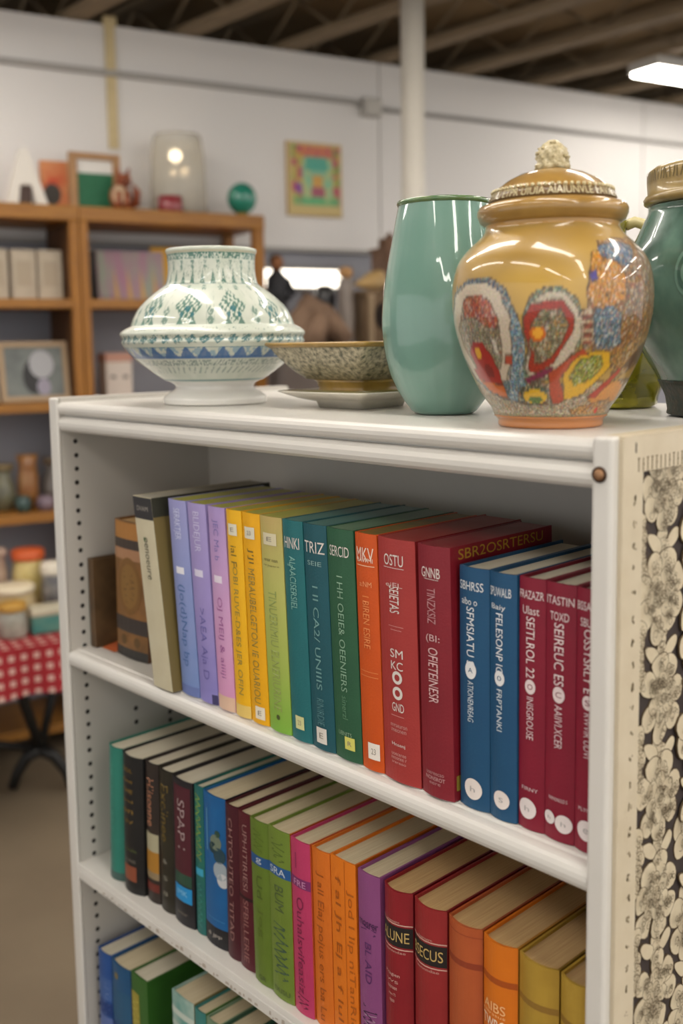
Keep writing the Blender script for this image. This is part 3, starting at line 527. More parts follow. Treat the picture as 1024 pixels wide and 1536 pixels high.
G3 = 'books on the lower shelf of the white bookcase'
D3 = .17
book('blue book with pale wave bands at the left end of the lower shelf', .036, .036, .190, D3, S3, cloth('#234f92', '#1d3f7c', .5), yf=.012, lean=.004, bulge=.004, group=G3, pages=PAGEW, el=[('r', 0, 1, .62, .80, '#3d5f9a'), ('scr', .5, .5, .78, .4, '#7f93c0'), ('r', 0, 1, .5, .6, '#1a3a78'), ('r', 0, 1, .25, .48, '#5a6fa6')])
book('deep blue book beside the wave banded one on the lower shelf', .0755, .050, .190, D3, S3, cloth('#1c5480', '#17446c', .5), yf=.012, lean=.002, bulge=.004, group=G3, pages=PAGE, right=cloth('#173a6a'), el=[('c', .35, .9, .1, '#8a7a4a'), ('r', .0, 1, .55, .8, '#27587c'), ('r', 0, 1, .2, .5, '#1d4078')])
book('green book with yellow leaf patterned spine on the lower shelf', .133, .040, .196, D3, S3, cloth('#37662a', '#2e5622', .4), yf=.010, bulge=.001, group=G3, pages=PAGEW, right=cloth('#31601f', '#284f1b', .4), el=[('r', .0, .5, .1, .86, '#9a8f3a'), ('scr', .25, .1, .84, .24, '#c0b45a'), ('sideP', [(.25, .70), (.75, .80), (.75, .86), (.25, .77)], '#a3a52c'), ('sideP', [(.25, .60), (.8, .68), (.8, .72), (.25, .65)], '#5a6a24')])
book('pale teal book with white brushed pattern on the lower shelf', .232, .050, .215, D3, S3, cloth('#5d9a92', '#cfd8cc', .7), yf=.012, bulge=.002, group=G3, pages=PAGE, right=cloth('#8a7a48'), el=[('r', 0, 1, .86, .9, '#c4cfc4'), ('r', 0, 1, .78, .81, '#b4c4ba'), ('r', 0, 1, .55, .7, '#a9beb2')])
book('slim teal book right of the pale teal one', .284, .024, .215, D3, S3, cloth('#3d827e', '#2f6a66', .5), yf=.012, bulge=.002, group=G3, pages=PAGE, right=cloth('#4f7a3a'))
book('grey green book third from the gap on the lower shelf', .310, .028, .215, D3, S3, cloth('#6a8a70', '#8f9f80', .6), yf=.012, bulge=.002, group=G3, pages=PAGE)
book('dark green book almost hidden below the middle shelf', .340, .036, .215, D3, S3, cloth('#2c5440', '#25463a', .4), yf=.012, bulge=.003, group=G3, pages=PAGE)
book('brown book furthest right of those peeking from the lower shelf', .378, .036, .21, D3, S3, cloth('#6b4a2c', '#573a22', .4), yf=.012, bulge=.003, group=G3, pages=PAGE)
m = MB(); P = []
for i in range(7): P += [(.0, .012*i, .0006+.004*math.sin(i*.5)), (.035, .012*i, .0006+.006*math.sin(i*.45))]
m.add(P, [(2*i, 2*i+1, 2*i+3, 2*i+2) for i in range(6)])
tag(m.build('reflection_slip', mat('orange_reflection', '#c9683a', .6, noise=.3), loc=(.046, .035, HB+S1+.0006)), 'orange slip added in place of an orange reflection below the small brown book', 'paper')  # slip stands in for an orange-ish reflection on the shelf

# ------------------------------------------------------------------ pots on the top board
def depth(px, c):                     # pixel scale (metres per pixel) at a spot on the top
    v = Vector((c[0], c[1], HB+.08))-CP; return v.dot(fw)/F_PX
def yaw_at(c): return math.atan2(c[1]-CP.y, c[0]-CP.x)-PI/2
def conv(rows, c, ybase, vs=.99):             # photo measurements (half width, row) to (radius, height, row)
    s = depth(0, c); return [(hw*s, max((ybase-y)*s*vs, 0), y) for hw, y in rows]

# amber jar
JC = (.7800, .0785); JB = 637.
jar = thing('ginger_jar', 'large amber glazed lidded jar with colourful painted hearts on the bookcase top', 'jar', (*JC, HB+.0006), yaw_at(JC))
rows = [(60, 637), (76, 637), (78, 628), (81, 624), (84, 621.5), (83, 620), (85, 618), (89, 608), (104, 587), (118, 559), (130, 532), (139, 504), (145, 476), (147.3, 449), (146, 421), (138.5, 393), (124, 373), (104, 354), (98, 344), (98, 336), (96, 332)]
hwx = np.array([r[0] for r in rows[2:]][::-1]); hwy = np.array([r[1] for r in rows[2:]][::-1])
def jar_paint(PH, KY):
    a = np.where(np.abs(PH) < PI/2, PH, np.sign(PH)*(PI-np.abs(PH))); y = KY
    U = a*130; n = len(U)
    col = np.zeros((n, 4))
    def put(mask, hexc, spk=0., mixv=1.):
        c = np.array(lin(hexc)); col[mask, :3] = col[mask, :3]*(1-mixv)+c*mixv; col[mask, 3] = spk
    def cv(pts):
        o = []
        for x, yy in pts:
            X = 670+x/2.893; Y = 200+yy/2.893; hw = np.interp(Y, hwy, hwx)
            o.append((math.asin(max(-.999, min(.999, (X-830.5)/hw)))*130, Y))
        return o
    def dens(pts, k=4):
        o = []
        for i in range(len(pts)):
            p, q = pts[i], pts[(i+1) % len(pts)]
            o += [(p[0]+(q[0]-p[0])*j/k, p[1]+(q[1]-p[1])*j/k) for j in range(k)]
        return o
    wx = (vnoise(U/12, y/12, 1)-.5)*7; wy = (vnoise(U/12, y/12, 2)-.5)*7
    m1 = vnoise(U/3.2, y/3.2, 11); m2 = vnoise(U/4.5, y/4.5, 12); m3 = vnoise(U/2.4, y/2.4, 13)
    PAL = ['#d8cdb6', '#3e5f7c', '#2f3d2c', '#a03c26', '#c8922e', '#5a7a5a', '#4a2f22']
    def edge(P, wd):
        d = np.full(n, 9e9)
        for k in range(len(P)):
            x1, y1 = P[k]; x2, y2 = P[(k+1) % len(P)]; ex, ey = x2-x1, y2-y1; q = ex*ex+ey*ey+1e-9
            tt = np.clip(((UU-x1)*ex+(VV-y1)*ey)/q, 0, 1); d = np.minimum(d, (UU-x1-tt*ex)**2+(VV-y1-tt*ey)**2)
        return d < wd*wd
    UU = U+wx*.5; VV = y+wy*.5
    def poly(pts, hexc, spk=0., wob=1, mixv=1.):
        P = cv(dens(pts)); mk = inpoly(UU, VV, P); put(mk, hexc, spk, mixv)
        if spk > .55:
            for k, h in enumerate(PAL): put(mk & (np.abs(m2-.18-.1*k) < .035) & (m1 > .35), h, spk*.6, .5)
            put(mk & (m3 > .74), '#e0d6c0', .3, .3); put(mk & (m3 < .22), '#2b2a22', .3, .6)
        if mixv == 1 and wob: put(edge(P, 1.0) & (m1 > .22), '#4f3a28', .2, .7)
    def dot(x, yy, rx, ry, hexc, spk=0.):
        (u, v), = cv([(x, yy)]); put(((U-u)/(rx/2.893))**2+((y-v)/(ry/2.893))**2 < 1, hexc, spk)
    t = np.clip(vnoise(U/40, y/30, 3)*1.2-.1, 0, 1)[:, None]
    base = np.array(lin('#b5934c'))*(1-t)+np.array(lin('#9c7a36'))*t
    col[:, :3] = base
    z1 = np.clip(1-((U+10)/70)**2-((y-440)/45)**2, 0, 1)[:, None]; col[:, :3] = col[:, :3]*(1-.7*z1)+np.array(lin('#cfa640'))*.7*z1
    z2 = np.clip((y-540)/50, 0, 1)[:, None]*np.clip(1-(U+100)/60, 0, 1)[:, None]; col[:, :3] = col[:, :3]*(1-z2)+np.array(lin('#b9b48a'))*z2
    # right half: brown foliage, orange and blue clusters
    poly([(640, 500), (790, 470), (870, 560), (893, 700), (890, 800), (860, 900), (800, 960), (700, 1010), (620, 930), (600, 700)], '#9b6b34', .75)
    poly([(740, 560), (800, 520), (880, 620), (885, 760), (800, 820), (745, 760)], '#8a6640', .9)
    poly([(615, 540), (700, 555), (755, 640), (750, 740), (690, 770), (620, 760), (605, 690)], '#cd8a2b', .6)
    poly([(635, 520), (700, 500), (775, 510), (785, 560), (760, 610), (700, 580), (650, 560)], '#4d6a85', .9)
    poly([(610, 630), (640, 620), (645, 660), (615, 665)], '#4a3f8e', .4)
    poly([(630, 770), (700, 760), (750, 800), (745, 900), (700, 930), (640, 930), (620, 860)], '#5f7b8c', .95)
    poly([(740, 800), (860, 740), (888, 780), (870, 880), (780, 960), (740, 900)], '#8d5f22', .9)
    poly([(700, 960), (790, 900), (860, 860), (850, 950), (800, 1010), (720, 1060)], '#a37c3f', .8)
    for k in range(7): poly([(700, 1062-k*6), (870-k*4, 872+k*18), (872-k*4, 878+k*18), (704, 1066-k*6)], '#6a4a2c', .3, .3)
    # bottom band
    poly([(120, 1080), (880, 1060), (800, 1160), (690, 1225), (215, 1225)], '#b3a489', .85)
    poly([(610, 1130), (720, 1060), (760, 1080), (730, 1150), (640, 1180)], '#c9873a', .3)
    poly([(540, 1180), (700, 1140), (690, 1215), (560, 1215)], '#b98a4e', .9)
    poly([(610, 1130), (740, 1010), (750, 1020), (640, 1135)], '#a8301c', .2)
    dot(650, 1190, 12, 14, '#b8281c')
    # left arch
    poly([(45, 820), (62, 690), (120, 640), (205, 632), (285, 680), (325, 780), (345, 900), (350, 1140), (285, 1140), (225, 1120), (150, 1060), (90, 960)], '#73868c', .95)
    poly([(48, 820), (68, 700), (120, 655), (200, 652), (262, 694), (300, 790), (316, 900), (300, 1000), (285, 1060), (225, 1110), (150, 1050), (92, 950)], '#cbbba4', .25)
    poly([(80, 840), (108, 715), (160, 703), (215, 722), (250, 790), (268, 880), (270, 960), (262, 1010), (150, 1000), (100, 910)], '#9a8f74', .95)
    poly([(105, 720), (160, 703), (215, 722), (250, 790), (252, 850), (200, 830), (150, 790), (110, 800)], '#b5502f', .7)
    poly([(215, 870), (245, 890), (262, 960), (235, 930)], '#cfc4b4', .5)
    # red slipper shape
    poly([(132, 940), (148, 898), (190, 900), (228, 955), (258, 1020), (275, 1075), (292, 1135), (222, 1112), (170, 1062), (148, 1015), (160, 1000)], '#a3221a', .15)
    poly([(170, 1060), (275, 1075), (292, 1135), (222, 1112)], '#c8641f', .2)
    dot(168, 942, 19, 26, '#d8a01c'); dot(215, 1020, 28, 30, '#7d1614', .2)
    # blue-white vertical stripe
    poly([(300, 760), (330, 790), (362, 900), (365, 1080), (330, 1150), (298, 1140), (310, 950)], '#7f9fae', .9)
    poly([(280, 950), (312, 950), (312, 985), (280, 985)], '#b24a32', .3)
    # centre heart
    poly([(352, 790), (380, 715), (440, 678), (500, 680), (560, 720), (600, 800), (600, 880), (560, 950), (490, 1020), (440, 1060), (360, 1075), (352, 1000), (375, 930), (350, 860)], '#7c8f78', .95)
    poly([(356, 800), (385, 740), (450, 700), (520, 705), (572, 770), (585, 860), (556, 940), (500, 1000), (440, 1050), (385, 1060), (362, 1000), (380, 930), (356, 860)], '#c4b6a0', .35)
    poly([(356, 800), (380, 752), (440, 735), (510, 738), (556, 800), (550, 860), (510, 925), (470, 990), (410, 1030), (375, 1010), (385, 930), (358, 860)], '#a5331f', .5)
    poly([(385, 830), (430, 775), (500, 768), (532, 830), (512, 900), (460, 965), (405, 985), (382, 900)], '#8a7f60', .95)
    dot(412, 865, 30, 32, '#c3601a'); dot(414, 863, 20, 21, '#e0a030')
    poly([(580, 780), (622, 770), (630, 900), (600, 935), (580, 900)], '#bfa98a', .6)
    for k in range(4): poly([(588, 800+k*32), (620, 796+k*32), (622, 812+k*32), (590, 816+k*32)], '#8d4a38', .3)
    poly([(360, 1050), (470, 1000), (480, 1020), (370, 1075)], '#7d2448', .4)
    # yellow leaf and diagonals
    poly([(455, 1030), (590, 925), (605, 945), (500, 1050), (520, 1150), (465, 1155)], '#b0421f', .35)
    poly([(515, 1020), (570, 960), (640, 932), (692, 938), (702, 1000), (650, 1062), (590, 1115), (515, 1145)], '#cfa11b', .2)
    poly([(535, 1040), (585, 965), (660, 950), (670, 1000), (620, 1060), (560, 1080)], '#8f9a35', .85)
    poly([(340, 1090), (400, 1075), (460, 1090), (470, 1150), (400, 1165), (340, 1150)], '#4f5a44', .6)
    dot(402, 1125, 62, 30, '#d2a61c', .15); dot(405, 1138, 38, 14, '#5f7c34', .7)
    # dark dashes along the arch
    for k in range(13):
        f_ = k/12; dot(75+f_*215, 668-math.sin(f_*PI)*42+f_*40, 6, 8, '#31445c')
    put(y > 619.3, '#bf7d46'); put((y > 616) & (y <= 619.3), '#9c8a68', .8)
    put(y < 345, '#b08337')
    return col
prof = conv(rows, JC, JB)
painted_lathe('body', prof, 620, jar_paint, mat_attr('amber_painted_glaze', .35, .8, .7, 850), jar, 7)
lid_m = mat('amber_lid_glaze', '#a5803f', .3, noise=.5, nscale=60, col2='#86632f', coat=.8)
cream_r = mat('lid_relief', '#d8cba0', .3, noise=.3, nscale=200, coat=.4)
lrows = [(90, 341), (100, 337), (106, 333), (110, 324), (110, 317), (107, 311), (100, 308), (92, 306), (91.5, 302), (90, 297), (86, 290), (84, 287), (82, 285), (66, 273), (48, 264), (30, 259), (25, 257.5)]
m = MB(); lp = [(r, z) for r, z, _ in conv(lrows, JC, JB)]; m.lathe([(0, lp[0][1])]+lp+[(0, lp[-1][1]+.0005)], 96)
s = depth(0, JC)
band = [(92.0, 305), (91.9, 301), (86.7, 291)]
bp = [(r, z) for r, z, _ in conv(band, JC, JB)]
m.lathe([(bp[0][0]-.003, bp[0][1]), (bp[0][0]+.0006, bp[0][1]), (bp[1][0]+.0006, bp[1][1]), (bp[2][0]+.0006, bp[2][1]), (bp[2][0]-.003, bp[2][1])], 96, 2)
def ring_text(m, txt, r0_, z0, r1_, z1, mi, phis, off=.0014, ph0=0):
    V, Fc = glyphs(txt)
    P = []
    for u, v in V:
        a = ph0+phis*(u-.5); r = r0_+(r1_-r0_)*v+off; P.append((r*math.sin(a), -r*math.cos(a), z0+(z1-z0)*v))
    m.add(P, Fc, mi)
for q, t_ in enumerate(['ETPR UIUIA AIAIUNVLE', 'I:AVXUA ATAMIINEX', 'VERTR UIUAIA NIAW', 'AIAUNVI EAVXMRIU']):
    ring_text(m, t_, bp[0][0], bp[0][1]+.001, bp[2][0], bp[2][1]-.0006, 1, 1.5, ph0=-.1+q*PI/2)
for k in range(60):
    a = 2*PI*k/60; m.ball((bp[2][0]*1.005*math.sin(a), -bp[2][0]*1.005*math.cos(a), bp[2][1]+.0012), .0018, 1, 6, 4)
lid = m.build('lid', [lid_m, cream_r, mat('lid_band_brown', '#6e5330', .3, noise=.5, nscale=200)], jar)
m = MB(); kr = [(25, 258), (25, 252), (22, 247), (23, 240), (22, 233), (19, 227), (13, 220), (6, 214.5), (0, 213)]
kz = [(r, z) for r, z, _ in conv(kr, JC, JB)]
m.lathe([(0, kz[0][1])]+kz, 64, fac=lambda a, z: 1+.10*math.sin(9*a+z*500)+.07*math.sin(5*a-z*900))
for k in range(26):
    a = random.uniform(0, 6.3); i = random.randint(1, 6); r, z = kz[i]; m.ball((r*.97*math.cos(a), r*.97*math.sin(a), z), .0022, 0, 8, 6, (1, 1, .7), .3)
kn = m.build('knob', mat('knob_relief', '#cfc199', .3, noise=.8, nscale=260, col2='#8c7a4c', bump=.6, bscale=500, coat=.4), lid); kn['label'] = 'carved cream finial'

# celadon vase
VC = (.604, .137); VB = 622.
vase = thing('vase', 'tall plain celadon green glazed vase between the speckled bowl and the amber jar', 'vase', (*VC, HB+.0006), yaw_at(VC))
vr = [(42, 622), (48, 618.5), (52, 614), (64, 597), (74, 579), (82, 560), (88.5, 533), (92.5, 503), (93.5, 480), (91, 442), (85.5, 405), (79, 372), (73, 340), (68.5, 318), (67, 311)]
vp = [(r, z) for r, z, _ in conv(vr, VC, VB)]
cel = mat('celadon_glaze', '#6a9184', .3, noise=.4, nscale=14, col2='#7ba093', coat=1., stretch=(1, 1, .35))
m = MB(); 
def smooth_prof(P, k=4):
    P = np.array(P); n = len(P); t = np.linspace(0, n-1, (n-1)*k+1); i = np.clip(t.astype(int), 0, n-2); f = (t-i)[:, None]
    p0 = P[np.clip(i-1, 0, n-1)]; p1 = P[i]; p2 = P[i+1]; p3 = P[np.clip(i+2, 0, n-1)]
    return [tuple(q) for q in .5*(2*p1+(-p0+p2)*f+(2*p0-5*p1+4*p2-p3)*f*f+(-p0+3*p1-3*p2+p3)*f**3)]
sp_ = smooth_prof(vp); rt_, zt_ = sp_[-1]
m.lathe([(0, 0)]+sp_+[(rt_-.004, zt_), (rt_-.005, zt_-.02), (rt_-.002, zt_-.08), (.04, zt_-.16), (0, zt_-.18)], 160, fac=lambda a, z: 1+.0022*math.sin(17*a)+.0014*math.sin(39*a+1)); m.build('body', cel, vase)
m = MB(); m.lathe([(rt_-.005, zt_-.002), (rt_+.0006, zt_-.0015), (rt_+.0018, zt_+.001), (rt_+.0012, zt_+.0035), (rt_-.002, zt_+.0042), (rt_-.005, zt_+.002), (rt_-.005, zt_-.002)], 96)
m.build('rim', mat('rim_dark_green', '#4d6f48', .2, coat=.8, noise=.4, nscale=60, col2='#7d8a50'), vase)

# teal patterned pot
PC = (.232, .111); PB = 606.
pot = thing('footed_pot', 'white footed pot with teal diamond pattern and blue band at the left', 'pot', (*PC, HB+.0006), yaw_at(PC))
prow = [(60, 606), (75, 606), (77, 601), (76, 596), (69, 590), (60, 584), (59, 578), (66, 573), (72, 571), (74, 570), (86, 562), (102, 550), (119, 536), (130, 523), (134, 517), (136, 513), (134.5, 508), (137, 503), (136.5, 499), (131, 494), (123, 490), (121, 488), (117, 477), (108, 462), (94, 448), (79, 436), (69.5, 429), (66.5, 422), (64.5, 408), (64.5, 395), (65.5, 385), (67, 380), (66.5, 377), (63, 376), (60, 378), (58, 390), (64, 420)]
def pot_paint(PH, KY):
    n = len(PH); col = np.zeros((n, 4)); y = (KY-360)*3.413; deg = np.degrees(PH); q = vnoise(deg/5, y/30, 4)[:, None]
    col[:, :3] = np.array(lin('#cfd3c6'))*(1-q)+np.array(lin('#c2cabb'))*q
    n1 = vnoise(deg*.9, y*.12, 5); n2 = vnoise(deg*.55, y*.075, 6); n3 = vnoise(deg*1.6, y*.22, 7)
    teal = np.array(lin('#126456')); blue = np.array(lin('#1f5a96')); deep = np.array(lin('#1d6a72'))
    def put(mk, c, a=.9): col[mk, :3] = col[mk, :3]*(1-a)+c*a
    B = lambda a, b: (y > a) & (y < b)
    put(B(74, 84), np.array(lin('#b9a984')), .5)
    put(B(84, 118) & (n1+.35*n3 > .62), teal, .85); put(B(84, 90), teal, .5)
    ph = (deg/16.5) % 1
    put(B(120, 175) & (np.abs(ph-.5) < .10*np.abs(np.sin(y/9))+.03) & (n3 > .35), teal, .75)
    put(B(120, 230) & (n3 > .76) & (n2 > .4), teal, .55)
    ph2 = ((deg+5)/13.) % 1
    put(B(165, 236) & (np.abs(ph2-.5) < np.clip((y-170)/66*.24, .03, 1)) & (n3 > .3), teal, .85)
    put(B(236, 241) & (n2 > .25), deep, .8); put(B(246, 270) & (np.abs(ph-.5) < .14) & (n3 > .45), teal, .7)
    # diamond trees
    dphi = ((deg+18+16.4) % 32.73)-16.4; yy = (y-350)/92
    mask = (np.abs(dphi)/10.5+np.abs(yy) < 1)
    leaf = (np.sin(dphi*1.5+np.sin(y*.09)*1.2)*np.sin(y*.17+dphi*.4)+n3*.9-.2) > .22
    put(mask & leaf & B(258, 440), teal, .85)
    put(mask & (((dphi/2.2)**2+((y-365)/16)**2 < 1) | (((np.abs(dphi)-4)/1.6)**2+((y-395)/12)**2 < 1)), deep, .9)
    put(B(405, 440) & (np.abs(np.abs(dphi)-4.5) < (y-400)/40*2.4), teal, .8)
    d2 = ((deg+18+32.73) % 32.73)-16.4
    put(B(355, 440) & (np.abs(d2) < .5+1.8*np.abs(np.sin((y-355)/14))) & (n3 > .25), teal, .7)
    put((np.abs(np.abs(dphi)-13.8) < .25) & B(270, 440) & (n2 > .5), teal, .35)
    put(B(452, 470) & (n3 > .84), teal, .6)
    ph3 = ((deg+y*.05)/8.2) % 1
    put(B(488, 532) & ((np.abs(ph3-.5)+np.abs(y-510)/60 < .40) & (n3 > .28)), deep, .85); put(B(490, 528) & (n1 > .72), teal, .6)
    put(B(548, 602) & (n2+.2*n3 > .62), np.array(lin('#6f9ab4')), .7)
    ph4 = (deg/11.5) % 1
    put(B(548, 606) & (np.abs(ph4-.5) < np.clip((y-545)/60, 0, 1)*.5+.02), blue, .85); put(B(590, 606), blue, .7); put(B(548, 552), deep, .6)
    put(B(612, 640) & (n3 > .52), np.array(lin('#58706c')), .75)
    put(B(646, 676) & (np.sin(deg*1.3+y*.12) > .5) & (n2 > .35), np.array(lin('#7d8f88')), .7)
    put(B(711, 718), deep, .75)
    f_ = y > 722; col[f_, :3] = np.array(lin('#dedcd6'))
    wash = np.clip(vnoise(deg/30, y/120, 9)*2-1.1, 0, 1)*B(255, 440); col[:, :3] = col[:, :3]*(1-.45*wash[:, None])+np.array(lin('#4ca58f'))*.45*wash[:, None]
    return col
painted_lathe('body', conv(prow, PC, PB), 760, pot_paint, mat_attr('white_teal_glaze', .4, .7), pot, 7)
m = MB(); s = depth(0, PC); m.lathe([(0, (PB-383)*s), (63*s, (PB-383)*s), (63*s, (PB-386)*s), (0, (PB-386)*s)], 48)
m.build('lid', mat('pot_inner_cream', '#c2ad84', .4, noise=.5, nscale=40, col2='#c9603c'), pot)

# speckled bowl on two square dishes
BC = (.449, .165)
yb = yaw_at(BC)
def squarish(m, prof, c=(0, 0, 0), mi=0, seg=64, e=.8): m.lathe(prof, seg, mi, c, sq=e)
gold = mat('bowl_gilt_rim', '#a5833f', .3, noise=.4, nscale=80, coat=.5)
speck = mat('bowl_speckle', '#b9ad90', .35, noise=1., nscale=190, col2='#4d4e3c', coat=.3, bump=.25, bscale=260)
dish = thing('square_dish', 'shallow square cream dish with olive gilt inside under the speckled bowl', 'dish', (*BC, HB+.0006), yb+PI/4)
m = MB(); squarish(m, [(0, .0), (.038, .0), (.040, .007), (.056, .011), (.074, .0185), (.0755, .0195), (.074, .0205), (.05, .0145), (0, .0125)]); m.build('body', mat('dish_cream', '#e2dccd', .25, noise=.3, nscale=30, coat=.5), dish)
m = MB(); squarish(m, [(.0735, .0207), (.062, .0176), (.05, .0150), (.0, .0131)]); m.build('inner_glaze', mat('dish_olive', '#8f8043', .3, noise=.4, nscale=40, coat=.5), dish)
bowl = thing('speckled_bowl', 'brown speckled square bowl with gilt rim stacked on the square dish', 'bowl', (*BC, HB+.0172), yb+PI/4)
m = MB(); squarish(m, [(0, .017), (.05, .017), (.063, .0285), (.075, .043), (.0835, .0555), (.0835, .0575)], e=.75); 
squarish(m, [(.080, .0575), (.06, .035), (.04, .0215), (0, .019)], e=.75); m.build('body', speck, bowl)
m = MB(); m.lathe([(.032, 0), (.0445, 0), (.045, .004), (.0435, .006), (.045, .009), (.046, .013), (.050, .0165), (.032, .0172)], 56, sq=.35)
m.build('foot', gold, bowl)
m = MB(); squarish(m, [(.0835, .0545), (.087, .0567), (.0878, .0585), (.0865, .0605), (.080, .0595), (.079, .057), (.0835, .0545)], e=.75); m.build('rim', gold, bowl)

# dark green jar
DC = (.846, .268); DBm = 620.
dj = thing('lidded_jar', 'dark green mottled lidded jar cut by the right edge of the picture', 'jar', (*DC, HB+.002), yaw_at(DC))
dr = [(50, 620), (74, 620), (75, 612), (77, 600), (80, 588), (94, 560), (112, 530), (128, 500), (139, 468), (144, 436), (143, 405), (136, 375), (125, 350), (114, 326), (110, 316), (110, 308)]
m = MB(); dp_ = smooth_prof([(r, z) for r, z, _ in conv(dr, DC, DBm)]); m.lathe([(0, 0)]+dp_+[(0, dp_[-1][1])], 80)
DJB = m
foot_d = [(r+.0008, z) for r, z in dp_ if z < .034]
m = MB(); m.lathe([(foot_d[0][0]-.003, 0)]+foot_d+[(foot_d[-1][0]-.003, foot_d[-1][1])], 80); m.build('foot', mat('dark_foot', '#4a443a', .5, noise=1, nscale=160, col2='#2a3a36', bump=.4, bscale=300), dj)
m = DJB; gl_ = mat('dark_jar_motif', '#5f8274', .2, coat=.7)
def on_lathe(pr, a, z, off):
    zs = [p[1] for p in pr]; rs = [p[0] for p in pr]; r = float(np.interp(z, zs, rs))+off; return (r*math.sin(a), -r*math.cos(a), z)
for k in range(12):                          # pale oval motifs round the shoulder
    a0 = -1.9+k*2*PI/12; z0 = .128+.018*math.sin(k*2.2)
    for rr, mi, of in ((1., 0, .0006), (.78, 1, .0010), (.5, 0, .0014)):
        m.add([on_lathe(dp_, a0, z0, of)]+[on_lathe(dp_, a0+.13*rr*math.cos(t), z0+.022*rr*math.sin(t), of) for t in [2*PI*i/20 for i in range(20)]], [(0, i+1, (i+1) % 20+1) for i in range(20)], mi+1, True)
m.build('body', [mat('dark_green_glaze', '#24443a', .25, noise=1., nscale=22, col2='#6d8f80', coat=.9, bump=.05, bscale=60, stretch=(1, 1, .6)), gl_, mat('dark_jar_motif_ground', '#36594e', .2, coat=.8)], dj)
m = MB(); lr = [(110, 306), (116, 303), (117, 297), (114, 292), (111, 290), (112, 275), (112, 262), (110, 256), (102, 250), (60, 240), (0, 236)]
lp2 = [(r, z) for r, z, _ in conv(lr, DC, DBm)]; m.lathe([(0, lp2[0][1])]+lp2, 80)
for k in range(110):
    a = 2*PI*k/110; z0, z1 = lp2[7][1], lp2[5][1]; r = lp2[6][0]+.0005; da = random.uniform(-.035, .035)
    m.add([(r*math.sin(a), -r*math.cos(a), z1+.001), (r*math.sin(a+.016), -r*math.cos(a+.016), z1+.001), (r*math.sin(a+.016+da), -r*math.cos(a+.016+da), z0-.001), (r*math.sin(a+da), -r*math.cos(a+da), z0-.001)], [(0, 1, 2, 3)], 1)
m.build('lid', [mat('tan_lid', '#a08a58', .3, noise=.6, nscale=90, col2='#7a6438', coat=.4), mat('lid_stroke', '#5e5230', .4)], dj)

# yellow glass jug behind the jars
GC = (.6845, .3255)
jug = thing('glass_jug', 'yellow green glass jug with a looped handle half hidden behind the amber jar', 'jug', (*GC, HB+.0006), yaw_at(GC))
m = MB(); m.lathe(smooth_prof([(.0, .001), (.048, .0), (.055, .012), (.062, .035), (.062, .07), (.054, .105), (.036, .135), (.020, .16), (.017, .19), (.019, .205)], 3)+[(.016, .205), (.014, .17), (.03, .14), (.048, .10), (.056, .06), (.05, .015), (0, .012)], 40, fac=lambda a, z: 1+.02*math.sin(10*a))
m.build('body', mat('yellow_glass', '#c4bb3a', .06, trans=.6, noise=.8, nscale=30, col2='#77782a', ior=1.4), jug)
m = MB(); m.tube([(.016, 0, .200)]+[(.018+.027*math.sin(PI*i/12)+.014*i/12, 0, .206-.076*i/12+.016*math.sin(PI*i/12)) for i in range(1, 12)]+[(.034, 0, .130)], .006, 10)
m.build('handle', mat('jug_handle_cream', '#cfc38a', .25, coat=.6), jug)
m = MB(); m.lathe([(0, 0), (.026, 0), (.028, .002), (.026, .004), (0, .004)], 28)
tag(m.build('coaster', mat('coaster_brown', '#5a3322', .5, noise=.4, nscale=60), loc=(.775, .372, HB+.0006)), 'small dark brown wooden coaster behind the dark green jar', 'coaster')

# ------------------------------------------------------------------ room (frame: x along the back wall, y into it)
O = Vector((-1.93447666, 1.03722129, 0)); TH = math.radians(76.3); ct, st_ = math.cos(TH), math.sin(TH)
def wl(x, y, z=0): return (O.x+x*ct-y*st_, O.y+x*st_+y*ct, z)
def bg(name, label, cat, x, y, z, rz=0, group=None): return thing(name, label, cat, wl(x, y, z+(.0012 if z > .01 else 0)), TH+rz, group)
def room(mb, name, mats, **k): return struct(mb.build(name, mats, loc=wl(0, 0), rz=TH, **k))
wallw = mat('wall_white', '#e2dfdc', .7, noise=.15, nscale=2, col2='#d6d3d2')
wallg = mat('wall_grey_blue', '#9b9ca4', .7, noise=.2, nscale=3, col2='#8b8c92')
seam = mat('wall_seam', '#a9a6a2', .7)
m = MB(); m.box(-4, 8, .02, .15, 0, 2.42, 1); m.box(-4, 1.318, -.0, .02, 1.69, 2.42); m.box(1.325, 2.77, -.0, .02, 1.69, 2.42); m.box(2.776, 8, 0, .02, 1.69, 2.42)
m.box(1.318, 1.325, .012, .02, 1.69, 2.42, 2); m.box(2.77, 2.776, .012, .02, 1.69, 2.42, 2); m.box(-4, 8, -.012, .02, 1.675, 1.69, 2)
room(m, 'wall_back', [wallw, wallg, seam])
m = MB(); m.add([(-6, -7, 0), (9, -7, 0), (9, 4, 0), (-6, 4, 0)], [(0, 1, 2, 3)])
room(m, 'floor', mat('floor_concrete', '#7f715d', .55, noise=.5, nscale=3, col2='#695c4a', bump=.05, bscale=40))
deck = mat('ceiling_deck', '#8d7656', .9, noise=.5, nscale=5, col2='#6f5b42')
m = MB(); m.box(-6, 9, -7, 4, 2.62, 2.68); room(m, 'ceiling', deck)
m = MB(); m.box(-6, 9, 3.9, 4, 0, 2.62); room(m, 'wall_far', mat('far_wall_brown', '#6d5b46', .9, noise=.3, nscale=2))
jm = mat('joist_steel', '#8d7b62', .8, noise=.3, nscale=8)
ang = math.radians(-12)
